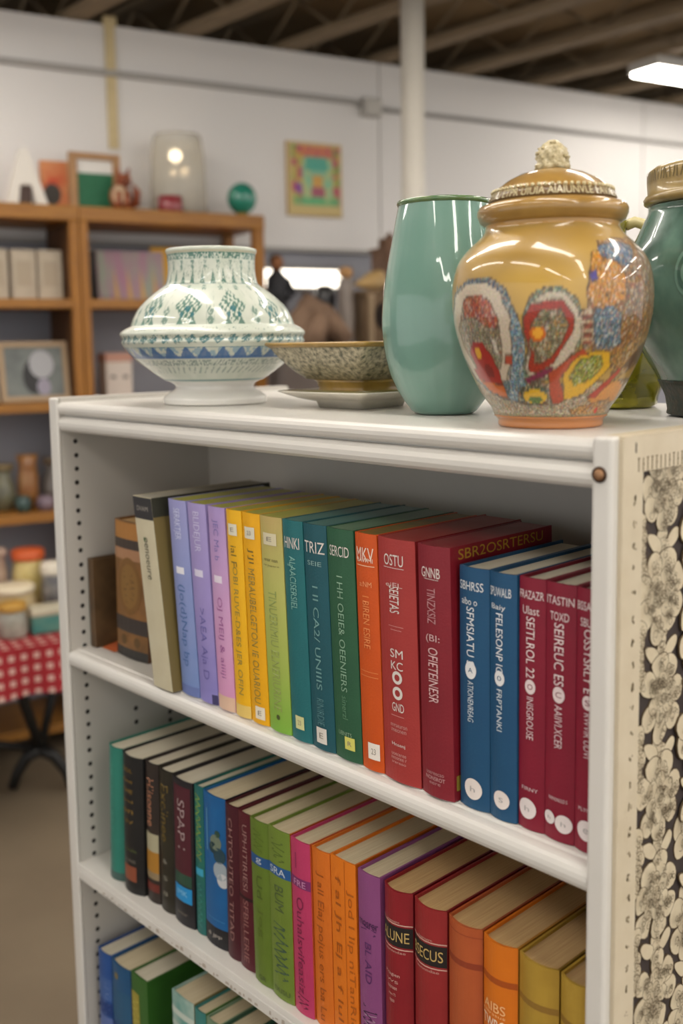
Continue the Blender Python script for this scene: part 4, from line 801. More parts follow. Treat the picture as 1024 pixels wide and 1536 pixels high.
for k in range(13):
    x0 = -1.1+.405*k
    m = MB(); m.box(-.034, .034, -6, 3, 2.425, 2.45); m.box(-.04, .04, -6, 3, 2.585, 2.61)
    for i in range(22):
        y = -6+i*.41
        m.tube([(0, y, 2.445), (0, y+.205, 2.59)], .007, 6); m.tube([(0, y+.205, 2.59), (0, y+.41, 2.445)], .007, 6)
    j = struct(m.build('ceiling_joist', jm, loc=wl(x0, 0), rz=TH+ang*-1))
# conduit, junction box, hanging strip, post
m = MB(); m.tube([(-4, 0, 0), (1.19, 0, 0), (1.235, 0, -.012)], .011, 10); tag(m.build('conduit_pipe', seam, loc=wl(0, -.012, 2.258), rz=TH), 'thin grey conduit running along the wall above the wooden shelves to the junction box', 'pipe')
m = MB(); m.tube([(0, 0, 0), (6.5, 0, 0)], .009, 10); tag(m.build('conduit_pipe', seam, loc=wl(1.31, -.010, 2.242), rz=TH), 'thin grey conduit running right from the junction box behind the post', 'pipe')
jb = bg('junction_box', 'small grey electrical junction box high on the back wall', 'electrical box', 1.27, -.022, 2.24)
m = MB(); m.box(-.04, .04, -.02, .022, -.035, .035); m.build('housing', mat('box_grey', '#b3b0ab', .5), jb, bevel=.006)
m = MB(); m.box(-.034, .034, -.024, -.02, -.03, .03); m.build('cover', mat('box_cover', '#bfbbb4', .5), jb, bevel=.002)
m = MB(); m.box(-.017, .017, -.008, 0, -.42, .0); m.box(-.022, .022, -.014, .002, -.01, .02); tag(m.build('hanging_strap', mat('strap_cream', '#d3c094', .7, noise=.2), loc=wl(.23, -.003, 2.425), rz=TH), 'narrow cream strap hanging down the wall from its top edge', 'strap')
po = bg('support_post', 'white round steel post rising to the ceiling behind the celadon vase', 'post', 0.980, -.75, 0)
pm_ = mat('post_white', '#d6d0c4', .45, noise=.15, nscale=5)
m = MB(); m.lathe([(.038, .0245), (.038, 2.615)], 32); m.build('pole', pm_, po)
m = MB(); m.lathe([(0, 0), (.075, 0), (.075, .02), (.045, .024), (0, .024)], 32); m.build('base_plate', pm_, po)
# picture on the wall
pic = bg('wall_picture', 'small bright folk painting hung on the white wall', 'picture', 1.018, -.001, 1.948)
m = MB(); m.box(-.118, .118, -.014, 0, -.138, .138); m.build('frame', mat('picture_edge', '#c9a878', .6), pic)
nx, nz = 56, 68
gx, gz = np.meshgrid(np.linspace(0, 1, nx), np.linspace(0, 1, nz)); gx = gx.ravel(); gz = gz.ravel()
C = np.ones((nx*nz, 4)); base = np.array(lin('#c9b37a')); C[:, :3] = base
def pset(mk, h, a=.85): C[mk, :3] = C[mk, :3]*(1-a)+np.array(lin(h))*a
nn = vnoise(gx*14, gz*16, 3); n4 = vnoise(gx*9, gz*11, 8)
brd = (gx > .06) & (gx < .97) & (gz > .14) & (gz < .96)
pset(brd, '#a9c08a'); pset(brd & (nn > .55), '#7fc0a0'); pset(brd & (gz > .80), '#c95a58'); pset(brd & (gz > .8) & (nn > .6), '#d98a4a')
pset(brd & ((gx < .26) | (gx > .82)), '#c3a34e'); pset(brd & ((gx < .26) | (gx > .82)) & (n4 > .55), '#b43f6a'); pset(brd & ((gx < .24) | (gx > .84)) & (nn < .3), '#6f9a55')
pset((gx > .32) & (gx < .74) & (gz > .62) & (gz < .82), '#3fa596'); pset((gx > .40) & (gx < .68) & (gz > .45) & (gz < .64), '#79b79c')
pset((np.abs(gx-.55) < .10) & (gz > .40) & (gz < .56), '#d89a3a'); pset((np.abs(gx-.55) < .13) & (gz > .24) & (gz < .40), '#a93468'); pset((np.abs(gx-.19) < .06) & (gz > .3) & (gz < .44), '#7a4aa0'); pset((gx > .1) & (gx < .95) & (gz > .14) & (gz < .26) & (nn > .4), '#5fae74')
me = bpy.data.meshes.new('canvas'); me.from_pydata([(-.116+.232*a, -.0150, -.136+.272*b) for a, b in zip(gx, gz)], [], [(j*nx+i, j*nx+i+1, (j+1)*nx+i+1, (j+1)*nx+i) for j in range(nz-1) for i in range(nx-1)])
at = me.color_attributes.new('paint', 'FLOAT_COLOR', 'POINT'); at.data.foreach_set('color', C.astype(np.float32).ravel()); me.materials.append(mat_attr('picture_paint', .6, 0))
o = bpy.data.objects.new('canvas', me); COL.objects.link(o); o.parent = pic
# strip window in the lower wall
m = MB()
for a, b, c, d in ((.755, 1.185, 1.525, 1.54), (.755, 1.185, 1.607, 1.622), (.755, .77, 1.54, 1.607), (1.17, 1.185, 1.54, 1.607)): m.box(a, b, -.006, .02, c, d)
w1 = room(m, 'window_1', mat('window_frame_grey', '#8e8b88', .6))
m = MB(); m.box(.77, 1.17, .004, .012, 1.54, 1.607); wp = m.build('pane', mat('glowing_pane', '#fff6e6', .2, emit=3.2), w1); wp['label'] = 'bright pane glowing in place of daylight'  # pane emits its own glow, in place of daylight behind it

# ceiling lights
hou = mat('lamp_housing', '#c9c6c0', .5)
lampe = mat('lamp_diffuser', '#fff8ee', .3, emit=19)
def lamp(x, y, lab, l=1.2, wd=.14, rz=0, grp='strip lights on the ceiling', z=2.375):
    r = bg('ceiling_light', lab, 'light', x, y, z, rz, grp)
    m = MB(); m.box(-l/2-.01, l/2+.01, -wd/2-.01, wd/2+.01, .012, .05); m.build('housing', hou, r)
    m = MB(); m.box(-l/2, l/2, -wd/2, wd/2, 0, .012); m.build('diffuser', lampe, r)
lamp(2.86, -.5, 'lit white strip light at the right edge below the joists')
for x in (-1.7, -.5, .7, 1.9, 3.1):
    for y in (-1.95, -3.3, -4.65, -6.0): lamp(x, y, 'lit strip light overhead outside the picture', 1.05, .13, PI/2)
for x in (-1.7, -.5): lamp(x, -.85, 'added strip light above the wooden bookcases, out of view, brightening the wall', .9, .13, PI/2)  # added unseen lamps that brighten the left part of the back wall

# ------------------------------------------------------------------ brown bookcases by the wall
oak = mat('oak_wood', '#9c6a2a', .45, noise=.7, nscale=9, col2='#7d501e', stretch=(1, 6, 6), bump=.05, bscale=30)
oakv = mat('oak_wood_upright', '#9c6722', .45, noise=.7, nscale=9, col2='#7d4f1a', stretch=(6, 6, 1), bump=.05, bscale=30)
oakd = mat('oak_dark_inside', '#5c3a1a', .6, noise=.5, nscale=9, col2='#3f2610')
SHZ = (1.475, 1.150, .800, .45, .10)
ca = bg('wooden_bookcase', 'brown wooden bookcase at the left edge with framed pictures on its shelves', 'bookcase', -.45, -.155, 0)
m = MB(); m.box(-.46, .462, -.15, .145, 1.718, 1.765); m.build('top_board', oak, ca, bevel=.004)
for x in (-.46, .432):
    m = MB(); m.box(x, x+.028, -.148, .143, 0, 1.718); m.build('side_panel', [oakv], ca, bevel=.003)
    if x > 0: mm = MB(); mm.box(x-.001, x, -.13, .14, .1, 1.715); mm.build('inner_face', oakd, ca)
for z in SHZ: m = MB(); m.box(-.432, .431, -.147, .14, z-.03, z); m.build('shelf', oak, ca, bevel=.003)
cb = bg('wooden_bookcase', 'brown open ended wooden bookcase holding the glass shade and teal ball on its top', 'bookcase', .335, -.155, 0)
m = MB(); m.box(-.322, .325, -.15, .145, 1.718, 1.765); m.build('top_board', oak, cb, bevel=.004)
m = MB(); m.box(-.322, -.294, -.148, .143, 0, 1.718); m.build('side_panel', oakv, cb, bevel=.003)
for y in (-.148, .108): m = MB(); m.box(.287, .323, y, y+.036, 0, 1.718); m.build('post', oakv, cb, bevel=.003)
for z in SHZ: m = MB(); m.box(-.294, .287, -.147, .14, z-.03, z); m.build('shelf', oak, cb, bevel=.003)
TP = 1.765
# on top
t = bg('toy_house', 'white A shaped ornament with a dark doorway on the wooden bookcase', 'ornament', -.11, -.15, TP)
m = MB()
m.prism_y([(-.068, .012), (-.03, .012), (-.022, .075), (.012, .075), (.028, .012), (.065, .012), (.006, .185), (-.018, .185)], -.02, .02); m.build('body', mat('ornament_white', '#d9d4cb', .6), t, bevel=.003)
m = MB(); m.box(-.024, .014, -.014, .0, .012, .07); m.build('doorway', mat('doorway_dark', '#4a3a34', .7), t)
m = MB(); m.box(-.078, .078, -.035, .035, 0, .012); m.build('base', mat('ornament_base', '#5d625e', .6), t, bevel=.002)
t = bg('leaning_book', 'orange and tan covered book propped between the white ornament and the frame', 'book', -.002, -.08, TP, -.15)
m = MB(); m.box(-.045, .045, -.012, .012, 0, .168); m.build('cover', mat('orange_cover', '#c4481f', .5, noise=1, nscale=14, col2='#d39a62'), t, bevel=.002)
m = MB(); m.box(-.043, .046, -.0095, .0095, .002, .1695); m.build('page_block', PAGE, t)
m = MB(); m.add([(-.044+.028*math.cos(a)+.036, -.0125, .06+.035*math.sin(a)) for a in [2*PI*k/20 for k in range(20)]], [list(range(20))]); m.build('cover_motif', mat('cover_motif_dark', '#3f3a34', .6), t)
t = bg('picture_frame', 'tan wooden frame with a green and white print standing on the bookcase', 'picture frame', .112, -.16, TP)
m = MB()
for a, b, c, d in ((-.085, -.06, 0, .19), (.06, .085, 0, .19), (-.06, .06, .168, .19), (-.06, .06, 0, .012)): m.box(a, b, -.012, .012, c, d)
m.build('frame', mat('frame_tan', '#a87f55', .5, noise=.3, nscale=20), t, bevel=.003)
m = MB(); m.box(-.06, .06, -.002, .004, .012, .168, 0); m.box(-.06, .06, -.0035, -.002, .012, .125, 1); m.build('print', [mat('print_white', '#d9d6d0', .6), mat('print_green', '#256a48', .6, noise=.3)], t)
t = bg('animal_figurine', 'russet and cream carved fox figurine in front of the green print', 'figurine', .178, -.215, TP)
m = MB()
ru = mat('russet_glaze', '#7d3a22', .4, noise=.6, nscale=30, col2='#a8623a'); cr = mat('figurine_cream', '#c3a98a', .5, noise=.4, nscale=30)
m.ball((0, 0, .045), .04, 0, sc=(.9, .7, 1.15)); m.ball((.012, -.006, .098), .026, 0, sc=(1, .9, .9)); m.tube([(.01, -.02, .095), (-.01, -.045, .086)], [.016, .006], 10)
for sg in (-1, 1): m.tube([(.012+sg*.014, 0, .112), (.014+sg*.02, .0, .142)], [.010, .002], 8)
m.tube([(.03, .02, .012), (.055, .01, .03), (.058, 0, .065), (.045, 0, .09)], [.010, .016, .014, .003], 10)
m.tube([(-.012, -.024, .06), (-.014, -.03, .0)], [.011, .009], 8); m.tube([(.014, -.024, .06), (.014, -.03, .0)], [.011, .009], 8)
m.build('body', ru, t)
m = MB(); m.ball((-.006, -.014, .048), .032, 0, sc=(.8, .6, 1.1)); m.build('chest', cr, t)
t = bg('lamp_shade', 'tall silvery glass cylinder shade on the bookcase top', 'glass shade', .412, -.14, TP)
m = MB(); m.lathe([(.098, .0), (.097, .10), (.092, .20), (.083, .265), (.078, .275), (.074, .273), (.08, .26), (.089, .20), (.093, .10), (.094, .003)], 48)
m.build('glass', mat('smoked_glass', '#e9e6de', .12, trans=.7, ior=1.12, spec=.8), t)
m = MB(); m.lathe([(0, .0), (.092, .0), (.092, .006), (0, .008)], 40); m.build('base', mat('shade_base', '#8c8a84', .4, .6), t)
m = MB(); m.lathe([(0, .008), (.012, .008), (.012, .05), (.0, .052)], 16); m.build('bulb_socket', mat('socket_metal', '#aaa59a', .3, .8), t)
for q, (bx_, by, bz, br) in enumerate(((-.012, -.01, .205, .021), (.024, .0, .155, .015), (-.012, .012, .15, .012))):
    m = MB(); m.ball((bx_, by, bz), br, 0, 16, 10); m.build('bulb', mat('warm_bulb' if not q else 'dim_bulb', '#ffe8c4' if not q else '#f5dcb4', .3, emit=6 if not q else 1.1), t)
m = MB()
for bx_, by, bz in ((-.012, -.01, .186), (.024, 0, .142), (-.012, .012, .14)): m.tube([(0, 0, .051), (bx_*.6, by*.6, bz*.7), (bx_, by, bz)], .0025, 6)
m.build('bulb_stem', mat('socket_metal', '#aaa59a', .3, .8), t)
t = bg('candle', 'short dark red candle in a glass cup beside the glass shade', 'candle', .335, -.258, TP)
m = MB(); m.lathe([(0, 0), (.040, 0), (.042, .004), (.042, .05), (.038, .05), (.038, .03), (0, .03)], 28); m.build('cup', mat('red_glass_cup', '#7d2730', .2, noise=.4, nscale=30, col2='#b06a68', coat=.4), t)
m = MB(); m.lathe([(0, .03), (.0375, .03), (.0375, .036), (0, .037)], 24); m.build('wax', mat('red_wax', '#8d3038', .5), t)
t = bg('glass_ball', 'teal glazed ball on a small brass stand at the right end of the bookcase top', 'ball', .628, -.19, TP)
m = MB(); m.ball((0, 0, .068), .052, 0, 28, 18, (1, 1, 1.08)); m.build('ball', mat('teal_ball_glaze', '#1f7a66', .15, noise=.5, nscale=18, col2='#3f9c86', coat=.7), t)
m = MB(); m.lathe([(0, 0), (.028, 0), (.028, .006), (.02, .012), (.024, .022), (0, .022)], 24); m.build('stand', mat('brass_stand', '#8a7434', .35, .7), t)
# first shelf down
zs = SHZ[0]
for k, (x, lab) in enumerate(((-.235, 'cream boxed volume at the left edge of the picture'), (-.148, 'cream boxed volume in the middle of the three'), (-.065, 'cream boxed volume nearest the bookcase upright'))):
    t = bg('boxed_volume', lab, 'book', x, -.16, zs, 0, 'cream boxed volumes on the wooden shelf')
    m = MB(); m.box(-.038, .038, -.07, .07, 0, .155); m.build('cover', mat('linen_cream', '#b9ac99', .7, noise=.3, nscale=20), t, bevel=.003)
    m = MB(); m.box(-.024, .024, -.072, -.0702, .04, .12); m.build('spine_label', mat('linen_label', '#a89a86', .7), t)
t = bg('album', 'pink and grey patterned album propped on the right wooden bookcase', 'album', .225, -.16, zs+.002, -.06)
m = MB(); m.box(-.115, .115, -.008, .008, 0, .165, 0, 0, -.12, (0, 0, 0)); m.build('cover', mat('pink_grey_art', '#a5748c', .6, noise=1, nscale=9, col2='#8f9a88', grad=None, stretch=(3, 1, .7)), t)
m = MB(); m.box(-.113, .113, -.004, .012, .003, .162, 0, 0, -.12, (0, 0, 0)); m.build('page_block', PAGE, t)
m = MB()
for k in range(4): m.add([(-.06+.045*k, -.0095, .005), (-.045+.045*k, -.0095, .005), (-.06+.045*k, .0035, .11)], [(0, 1, 2)])
m.build('cover_flames', mat('flame_tan', '#c29a55', .6), t)
t = bg('album', 'dark edged album at the left end of that shelf behind the pink one', 'album', .085, -.12, zs)
m = MB(); m.box(-.03, .04, -.01, .01, 0, .168); m.build('cover', mat('album_dark', '#3a3634', .6), t, bevel=.002)
m = MB(); m.box(-.028, .041, -.007, .007, .002, .1695); m.build('page_block', PAGE, t)
t = bg('folder', 'bright yellow folder behind the patterned pot', 'folder', .405, -.115, zs+.002)
m = MB(); m.box(-.09, .10, -.006, .006, 0, .186, 0, 0, -.1, (0, 0, 0)); m.build('cover', mat('yellow_folder', '#e3a915', .5), t, bevel=.002)
m = MB(); m.box(-.087, .097, .001, .008, .002, .183, 0, 0, -.1, (0, 0, 0)); m.build('page_block', PAGEW, t)
t = bg('folder', 'red orange folder beside the yellow one', 'folder', .53, -.215, zs+.002)
m = MB(); m.box(-.06, .06, -.006, .006, 0, .168, 0, 0, -.1, (0, 0, 0)); m.build('cover', mat('orange_folder', '#c9582c', .5), t, bevel=.002)
m = MB(); m.box(-.057, .057, .001, .008, .002, .165, 0, 0, -.1, (0, 0, 0)); m.build('page_block', PAGEW, t)
# second shelf
zs = SHZ[1]
def photo_frame(x, lab, wd, h, col, art, rz=0):
    t = bg('photo_frame', lab, 'picture frame', x, -.255, zs+.002, rz, 'framed photographs on the wooden shelf')
    R = dict(rx=-.16, c=(0, 0, 0)); m = MB(); e = .016
    for a, b, c, d in ((-wd, -wd+e, 0, h), (wd-e, wd, 0, h), (-wd+e, wd-e, h-e, h), (-wd+e, wd-e, 0, e)): m.box(a, b, -.006, .006, c, d, 0, **R)
    m.build('frame', mat('photo_frame_wood', col, .5), t)
    m = MB(); m.box(-wd+e, wd-e, -.001, .003, e, h-e, 0, **R); m.build('photograph', art, t)
    m = MB(); nrm = Matrix.Rotation(-.16, 3, 'X')
    def ov(cx, cz, rx_, rz_, mi, o): m.add([tuple(nrm @ Vector((cx+rx_*math.cos(a), -.0012-o, cz+rz_*math.sin(a)))) for a in [2*PI*k/18 for k in range(18)]], [list(range(18))], mi)
    ov(0.0, h*.42, wd*.34, h*.30, 0, 0); ov(wd*.22, h*.62, wd*.36, h*.24, 1, .0004); ov(wd*.25, h*.24, wd*.2, h*.14, 2, .0003)
    m.build('photograph_figure', [mat('photo_black', '#1b1a1c', .4), mat('photo_grey', '#9d9da0', .4), mat('photo_mauve', '#8d8796', .4)], t)
greyart = mat('grey_photo', '#6f7470', .4, noise=.8, nscale=12, col2='#3e4344')
photo_frame(-.134, 'grey photograph in a tan frame left of the upright on the second wooden shelf', .108, .19, '#a38a6c', greyart)
photo_frame(-.356, 'grey photograph cut by the left edge of the picture', .105, .18, '#b39c78', mat('grey_photo_dark', '#5b605e', .4, noise=.8, nscale=12, col2='#34393a'))
t = bg('gift_box', 'white box with a pink lid and two dark dots', 'box', .155, -.16, zs)
m = MB(); m.box(-.045, .045, -.045, .045, 0, .135); m.build('body', mat('box_white', '#cfc3b8', .6), t, bevel=.003)
m = MB(); m.box(-.047, .047, -.047, .047, .12, .15); m.build('lid', mat('box_lid_pink', '#b98a78', .6), t, bevel=.003)
m = MB()
for sg in (-1, 1): m.add([(sg*.021+.010*math.cos(a), -.0455, .07+.006*math.sin(a)) for a in [2*PI*k/14 for k in range(14)]], [list(range(14))])
m.build('dots', mat('dot_dark', '#5c4f48', .6), t)
# third shelf trinkets
zs = SHZ[2]
def trinket(name, lab, cat, x, y, prof, col, col2, capc=None):
    t = bg(name, lab, cat, x, y, zs, 0, None); m = MB(); m.lathe([(0, 0)]+prof+[(0, prof[-1][1])], 24); m.build('body', mat('trinket_glaze', col, .3, noise=.6, nscale=20, col2=col2, coat=.4), t)
    if capc: m = MB(); r, z = prof[-1]; m.lathe([(0, z), (r*1.3, z), (r*1.3, z+.018), (0, z+.022)], 20); m.build('stopper', mat('trinket_cap', capc, .4), t)
trinket('bottle_vase', 'tall brown and amber vase on the third wooden shelf', 'vase', -.155, -.17, [(.026, 0), (.034, .05), (.033, .10), (.028, .14), (.036, .175)], '#8a5a34', '#b58a4e')
trinket('small_jug', 'grey brown jug right of the amber vase by the white bookcase edge', 'jug', -.068, -.16, [(.03, 0), (.042, .04), (.04, .09), (.024, .12), (.028, .14)], '#6d6660', '#4a4642', '#6a5a48')
trinket('small_jug', 'olive green jug left of the amber vase', 'jug', -.235, -.17, [(.03, 0), (.04, .04), (.036, .08), (.024, .11), (.027, .13)], '#5b5a4a', '#8d8a6a', '#7a6a4a')
trinket('small_pot', 'dark teal little pot in front of the amber vase', 'pot', -.19, -.245, [(.02, 0), (.026, .02), (.024, .04), (.018, .05)], '#2c4442', '#4f6660')
trinket('small_pot', 'mauve little pot at the front right of the third shelf', 'pot', -.12, -.25, [(.022, 0), (.03, .018), (.026, .04), (.02, .046)], '#6b5a66', '#8d7a80')

# ------------------------------------------------------------------ gingham table
tb = bg('folding_table', 'low table with black splayed metal feet under the red gingham cloth', 'table', -.50, -.565, 0)
blk = mat('black_metal', '#191817', .45)
m = MB(); m.box(-.42, .36, -.21, .21, .492, .512); m.build('tabletop', mat('table_board', '#6d5a44', .6), tb, bevel=.003)
for x in (.255, -.31):
    m = MB(); m.tube([(x, 0, .13), (x-.05, -.05, .30), (x-.08, -.10, .491)], .016, 10); m.build('leg', blk, tb)
    m = MB(); m.tube([(x, 0, .13), (x+.06, .05, .30), (x+.085, .10, .491)], .016, 10); m.build('leg', blk, tb)
    for sx, yy in ((-1, .02), (1, -.02)):
        m = MB(); m.tube([(x, 0, .135), (x+sx*.035, yy, .11), (x+sx*.065, yy*1.5, .06), (x+sx*.078, yy*2, .016)], [.022, .019, .016, .016], 10); m.build('foot', blk, tb)
m = MB(); m.tube([(.255, 0, .135), (.0, -.02, .22), (-.31, 0, .135)], .012, 10); m.build('brace', blk, tb)
# cloth: top and hanging sides with gentle waves
def gingham():
    m = bpy.data.materials.new('red_gingham'); m.use_nodes = True; nt = m.node_tree; N = nt.nodes; L = nt.links; b = N['Principled BSDF']; b.inputs['Roughness'].default_value = .85
    at = N.new('ShaderNodeUVMap'); sp2 = N.new('ShaderNodeSeparateXYZ'); L.new(at.outputs[0], sp2.inputs[0])
    outs = []
    for ax in 'XY':
        mu = N.new('ShaderNodeMath'); mu.operation = 'FRACT'; L.new(sp2.outputs[ax], mu.inputs[0]); g = N.new('ShaderNodeMath'); g.operation = 'GREATER_THAN'; g.inputs[1].default_value = .56; L.new(mu.outputs[0], g.inputs[0]); outs.append(g)
    ad = N.new('ShaderNodeMath'); ad.operation = 'ADD'; L.new(outs[0].outputs[0], ad.inputs[0]); L.new(outs[1].outputs[0], ad.inputs[1])
    dv = N.new('ShaderNodeMath'); dv.operation = 'MULTIPLY'; dv.inputs[1].default_value = .5; L.new(ad.outputs[0], dv.inputs[0])
    r = N.new('ShaderNodeValToRGB'); e = r.color_ramp.elements; e[0].color = (*lin('#8f141c'), 1); e[1].color = (*lin('#c9a59a'), 1); e2 = e.new(.5); e2.color = (*lin('#94222a'), 1)
    L.new(dv.outputs[0], r.inputs[0]); L.new(r.outputs[0], b.inputs['Base Color']); return m
V = []; UV = []; Fc = []; x0, x1, y0, y1, zt, dr_ = -.43, .37, -.22, .22, .514, .135
ns = 60; loop = [(x0, y0), (x1, y0), (x1, y1), (x0, y1)]; per = []
for k in range(4):
    (a, b), (c, d) = loop[k], loop[(k+1) % 4]; L_ = math.hypot(c-a, d-b); n = int(L_/.016)
    for i in range(n): per.append((a+(c-a)*i/n, b+(d-b)*i/n, k))
np_ = len(per); acc = 0; S_ = [0]
for i in range(np_): S_.append(S_[-1]+math.hypot(per[(i+1) % np_][0]-per[i][0], per[(i+1) % np_][1]-per[i][1]))
NZ = 8
for j in range(NZ+1):
    f_ = j/NZ
    for i in range(np_):
        x, y, k = per[i]; nx_, ny_ = ((0, -1), (1, 0), (0, 1), (-1, 0))[k]; wv = f_*(.010+.012*math.sin(S_[i]*38))
        V.append((x+nx_*wv, y+ny_*wv, zt-dr_*f_)); UV.append((S_[i]/.034, dr_*f_/.034))
for j in range(NZ):
    for i in range(np_): Fc.append((j*np_+i, (j+1)*np_+i, (j+1)*np_+(i+1) % np_, j*np_+(i+1) % np_))
Fc.append(tuple(range(np_)))
me = bpy.data.meshes.new('tablecloth'); me.from_pydata(V, [], Fc); uv = me.uv_layers.new(name='UVMap')
for p in me.polygons:
    top_ = len(p.vertices) > 4
    for li in p.loop_indices:
        vi = me.loops[li].vertex_index; uv.data[li].uv = (V[vi][0]/.034, V[vi][1]/.034) if top_ else UV[vi]
me.materials.append(gingham()); o = bpy.data.objects.new('tablecloth', me); COL.objects.link(o); o.location = wl(-.50, -.565, 0); o.rotation_euler = (0, 0, TH); tag(o, 'red and white gingham cloth hanging over the low table', 'tablecloth')
TZ = .5145
def crock(name, lab, cat, x, y, r, h, col, capc, caph=.02, col2=None, z=TZ):
    t = bg(name, lab, cat, x, y, z); m = MB(); m.lathe([(0, 0), (r*.9, 0), (r, .006), (r, h*.7), (r*.9, h*.9), (r*.86, h), (0, h)], 28); m.build('body', mat('crock_body', col, .3, noise=.6, nscale=25, col2=col2, coat=.3), t)
    m = MB(); m.lathe([(0, h), (r*.98, h), (r, h+.004), (r, h+caph*.8), (r*.9, h+caph), (0, h+caph*1.1)], 28); m.build('lid', mat('crock_lid', capc, .4), t)
crock('storage_jar', 'glass jar with a gold lid at the front of the gingham table', 'jar', -.325, -.66, .040, .075, '#8d8c80', '#b58a3c', .022, '#c3c0b2')
crock('storage_jar', 'white jar with a domed white lid and dark label nearest the bookcase', 'jar', -.163, -.478, .036, .125, '#4a4a52', '#ddd5c4', .035, '#c9c4b8')
crock('food_tub', 'wide cream tub with a flat pale lid behind the gold lidded jar', 'tub', -.285, -.50, .060, .09, '#cbb88c', '#e0d3b6', .02, '#b89a58')
crock('food_tub', 'yellow tub with an orange lid at the back of the gingham table', 'tub', -.215, -.385, .050, .16, '#c9b36a', '#c65a2c', .03, '#dccf9a')
crock('food_tub', 'pinkish grey tub at the back left of the table', 'tub', -.325, -.375, .048, .18, '#9a7f70', '#b39a8a', .02, '#c9b3a0')
t = bg('storage_tin', 'teal rectangular tin with green label at the front right of the gingham table', 'tin', -.203, -.66, TZ)
m = MB(); m.box(-.075, .075, -.03, .03, 0, .05); m.build('body', mat('tin_teal', '#3f7a74', .4, noise=.5, nscale=18, col2='#7f9a80'), t, bevel=.006)
m = MB(); m.box(-.077, .077, -.032, .032, .05, .075); m.build('lid', mat('tin_lid', '#b9b39c', .4, noise=.4, nscale=20, col2='#d9d0b4'), t, bevel=.006)

# ------------------------------------------------------------------ display counter with curios
ctr = bg('display_counter', 'grey brown display counter behind the pots crowded with curios', 'counter', 1.26, -.42, 0)
m = MB(); m.box(-.55, .60, -.22, .22, .05, 1.27); m.build('cabinet', mat('counter_grey', '#847b76', .6, noise=.3, nscale=6), ctr, bevel=.004)
m = MB(); m.box(-.57, .62, -.24, .24, 1.27, 1.30); m.build('top', mat('counter_top', '#8d827a', .5, noise=.3, nscale=6), ctr, bevel=.005)
m = MB(); m.box(-.53, .58, -.20, .20, 0, .05); m.build('plinth', mat('counter_plinth', '#4a423c', .6), ctr)
CZ = 1.30
t = bg('driftwood_sculpture', 'brown driftwood sculpture leaning below the dark figurine', 'sculpture', .775, -.47, CZ)
dwm = mat('driftwood', '#8a6f5a', .8, noise=.8, nscale=14, col2='#5e4838', bump=.4, bscale=40)
m = MB(); m.tube([(-.09, .0, .02), (-.075, 0, .09), (-.04, 0, .15), (.03, 0, .11), (.085, 0, .05), (.10, 0, .028)], [.055, .05, .045, .042, .038, .036], 14)
m.tube([(-.05, -.02, .022), (-.02, -.03, .08), (.01, -.02, .14)], [.05, .04, .02], 12); m.tube([(.02, .0, .15), (.05, -.02, .1), (.085, -.04, .02)], [.018, .02, .024], 10); m.tube([(.0, .03, .012), (-.01, .03, .10), (-.05, .02, .17)], [.05, .04, .018], 12)
m.build('branches', dwm, t)
t = bg('robed_figurine', 'dark robed figurine with a tan head above the driftwood', 'figurine', .725, -.26, CZ)
m = MB(); m.lathe([(0, 0), (.05, 0), (.046, .06), (.034, .16), (.038, .22), (.036, .255), (.018, .275), (.012, .29), (0, .29)], 24, fac=lambda a, z: 1+.06*math.sin(5*a)); m.tube([(-.03, -.01, .25), (-.045, -.03, .20), (-.015, -.045, .19)], [.014, .013, .009], 10); m.tube([(.03, -.01, .25), (.05, -.025, .20), (.02, -.045, .18)], [.014, .013, .009], 10)
m.build('robe', mat('robe_black', '#26262a', .6, noise=.3, nscale=20), t)
m = MB(); m.ball((0, -.004, .305), .024, 0, 18, 12, (.9, 1, 1.15)); m.tube([(0, -.026, .305), (0, -.033, .298)], [.005, .004], 6); m.build('head', mat('figurine_tan', '#8a5a38', .6), t)
m = MB(); m.ball((0, .006, .315), .026, 0, 18, 12, (.95, .95, .9)); m.tube([(0, .014, .318), (0, .024, .28)], [.014, .008], 8); m.build('headscarf', mat('scarf_brown', '#54402f', .7), t)
t = bg('black_bottle', 'black round shouldered bottle beside the driftwood', 'bottle', .885, -.32, CZ)
m = MB(); m.lathe([(0, 0), (.028, 0), (.032, .02), (.030, .10), (.034, .15), (.040, .18), (.034, .215), (.018, .228), (0, .228)], 24); m.build('body', mat('black_glaze', '#1b1a1c', .3, coat=.5), t)
m = MB(); m.lathe([(.031, .06), (.0335, .062), (.0335, .11), (.031, .112)], 24); m.build('label_band', mat('dark_red_band', '#5a221e', .5), t)
t = bg('candlestick', 'grey turned candlestick with a tan ball top right of the black bottle', 'candlestick', .925, -.40, CZ)
m = MB(); m.lathe([(0, 0), (.045, 0), (.045, .012), (.03, .025), (.026, .05), (.030, .12), (.026, .20), (.028, .225), (.022, .235), (.03, .245), (0, .25)], 24); m.build('shaft', mat('pewter_grey', '#8b8078', .45, noise=.3, nscale=20), t)
m = MB(); m.ball((0, 0, .268), .027, 0, 16, 12, (1, 1, .8)); m.build('finial', mat('tan_finial', '#b08556', .5), t)
t = bg('birdhouse', 'brown wooden birdhouse with a dark round opening', 'birdhouse', 1.045, -.40, CZ)
m = MB(); m.box(-.065, .065, -.06, .06, 0, .19); m.box(-.075, .075, -.07, .07, .185, .205); m.build('body', mat('birdhouse_wood', '#80684e', .7, noise=.5, nscale=16), t, bevel=.004)
m = MB(); m.add([(.0+.038*math.cos(a), -.0608, .115+.05*math.sin(a)) for a in [2*PI*k/24 for k in range(24)]], [list(range(24))]); m.build('opening', mat('opening_dark', '#241b16', .9), t)
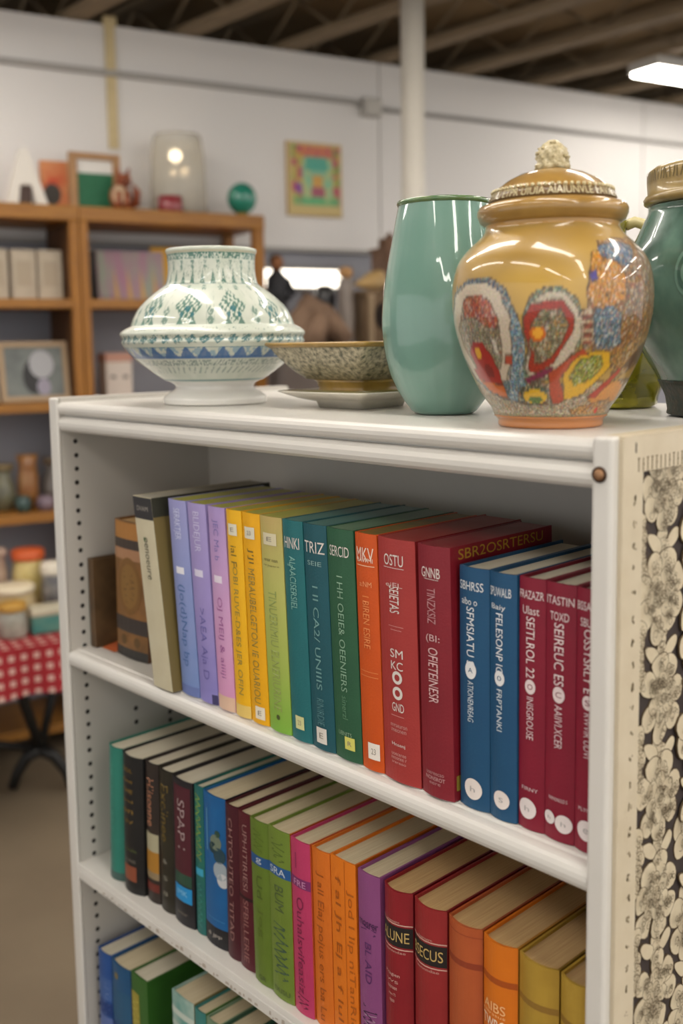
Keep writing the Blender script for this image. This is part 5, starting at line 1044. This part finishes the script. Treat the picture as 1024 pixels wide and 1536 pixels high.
for sx in (-.058, .058): m = MB(); m.lathe([(0, 0), (.014, 0), (.010, .02), (.010, .17), (.014, .19), (0, .19)], 14, c=(sx, -.07, 0)); m.build('column', mat('column_tan', '#9a8468', .6), t)
t = bg('sea_shell', 'large tan conch shell lying on top of the birdhouse', 'shell', 1.035, -.40, CZ+.205)
m = MB(); m.tube([(-.075, 0, .022), (-.045, 0, .026), (.0, 0, .036), (.028, 0, .038), (.045, 0, .032), (.06, 0, .024)], [.004, .018, .034, .036, .024, .008], 18); m.ball((.02, -.01, .048), .028, 0, 16, 10, (1, .9, .9), .12); m.build('shell', mat('shell_tan', '#b9975f', .5, noise=.5, nscale=20, col2='#d0b894'), t)
t = bg('carved_box', 'tiered carved brown wooden tower against the post', 'carving', 1.205, -.25, CZ)
m = MB()
for z0, z1, w_ in ((0, .14, .065), (.14, .155, .072), (.155, .27, .058), (.27, .285, .066), (.285, .36, .05), (.36, .372, .058), (.372, .41, .03)): m.box(-w_, w_, -w_, w_, z0, z1)
for k in range(5):
    for z0 in (.29, .17, .03): m.ball((-.045+.022*k, -.055 if z0 > .2 else -.06, z0+.04), .011, 0, 10, 8)
m.build('tower', mat('carved_brown', '#7a5a45', .7, noise=.6, nscale=30, bump=.4, bscale=80), t)
m = MB(); m.lathe([(0, .41), (.012, .41), (.016, .42), (.0, .435)], 12); m.build('finial', mat('carved_brown_dark', '#6a4a36', .7), t)
t = bg('small_urn', 'pinkish brown little urn before the birdhouse', 'urn', 1.10, -.56, CZ)
m = MB(); m.lathe([(0, 0), (.02, 0), (.018, .012), (.036, .04), (.038, .065), (.026, .09), (.028, .10), (0, .10)], 24); m.build('body', mat('urn_pink', '#9a7a70', .5, noise=.4, nscale=30), t)
m = MB(); m.lathe([(0, .10), (.027, .10), (.02, .112), (.006, .12), (0, .128)], 18); m.build('lid', mat('urn_lid', '#8a6a60', .5), t)

# ------------------------------------------------------------------ light
w = bpy.data.worlds.new('world'); SC.world = w; w.use_nodes = True
w.node_tree.nodes['Background'].inputs[0].default_value = (1, .985, .965, 1); w.node_tree.nodes['Background'].inputs[1].default_value = 1.12
SC.view_settings.view_transform = 'Standard'; SC.view_settings.look = 'None'; SC.view_settings.exposure = 0
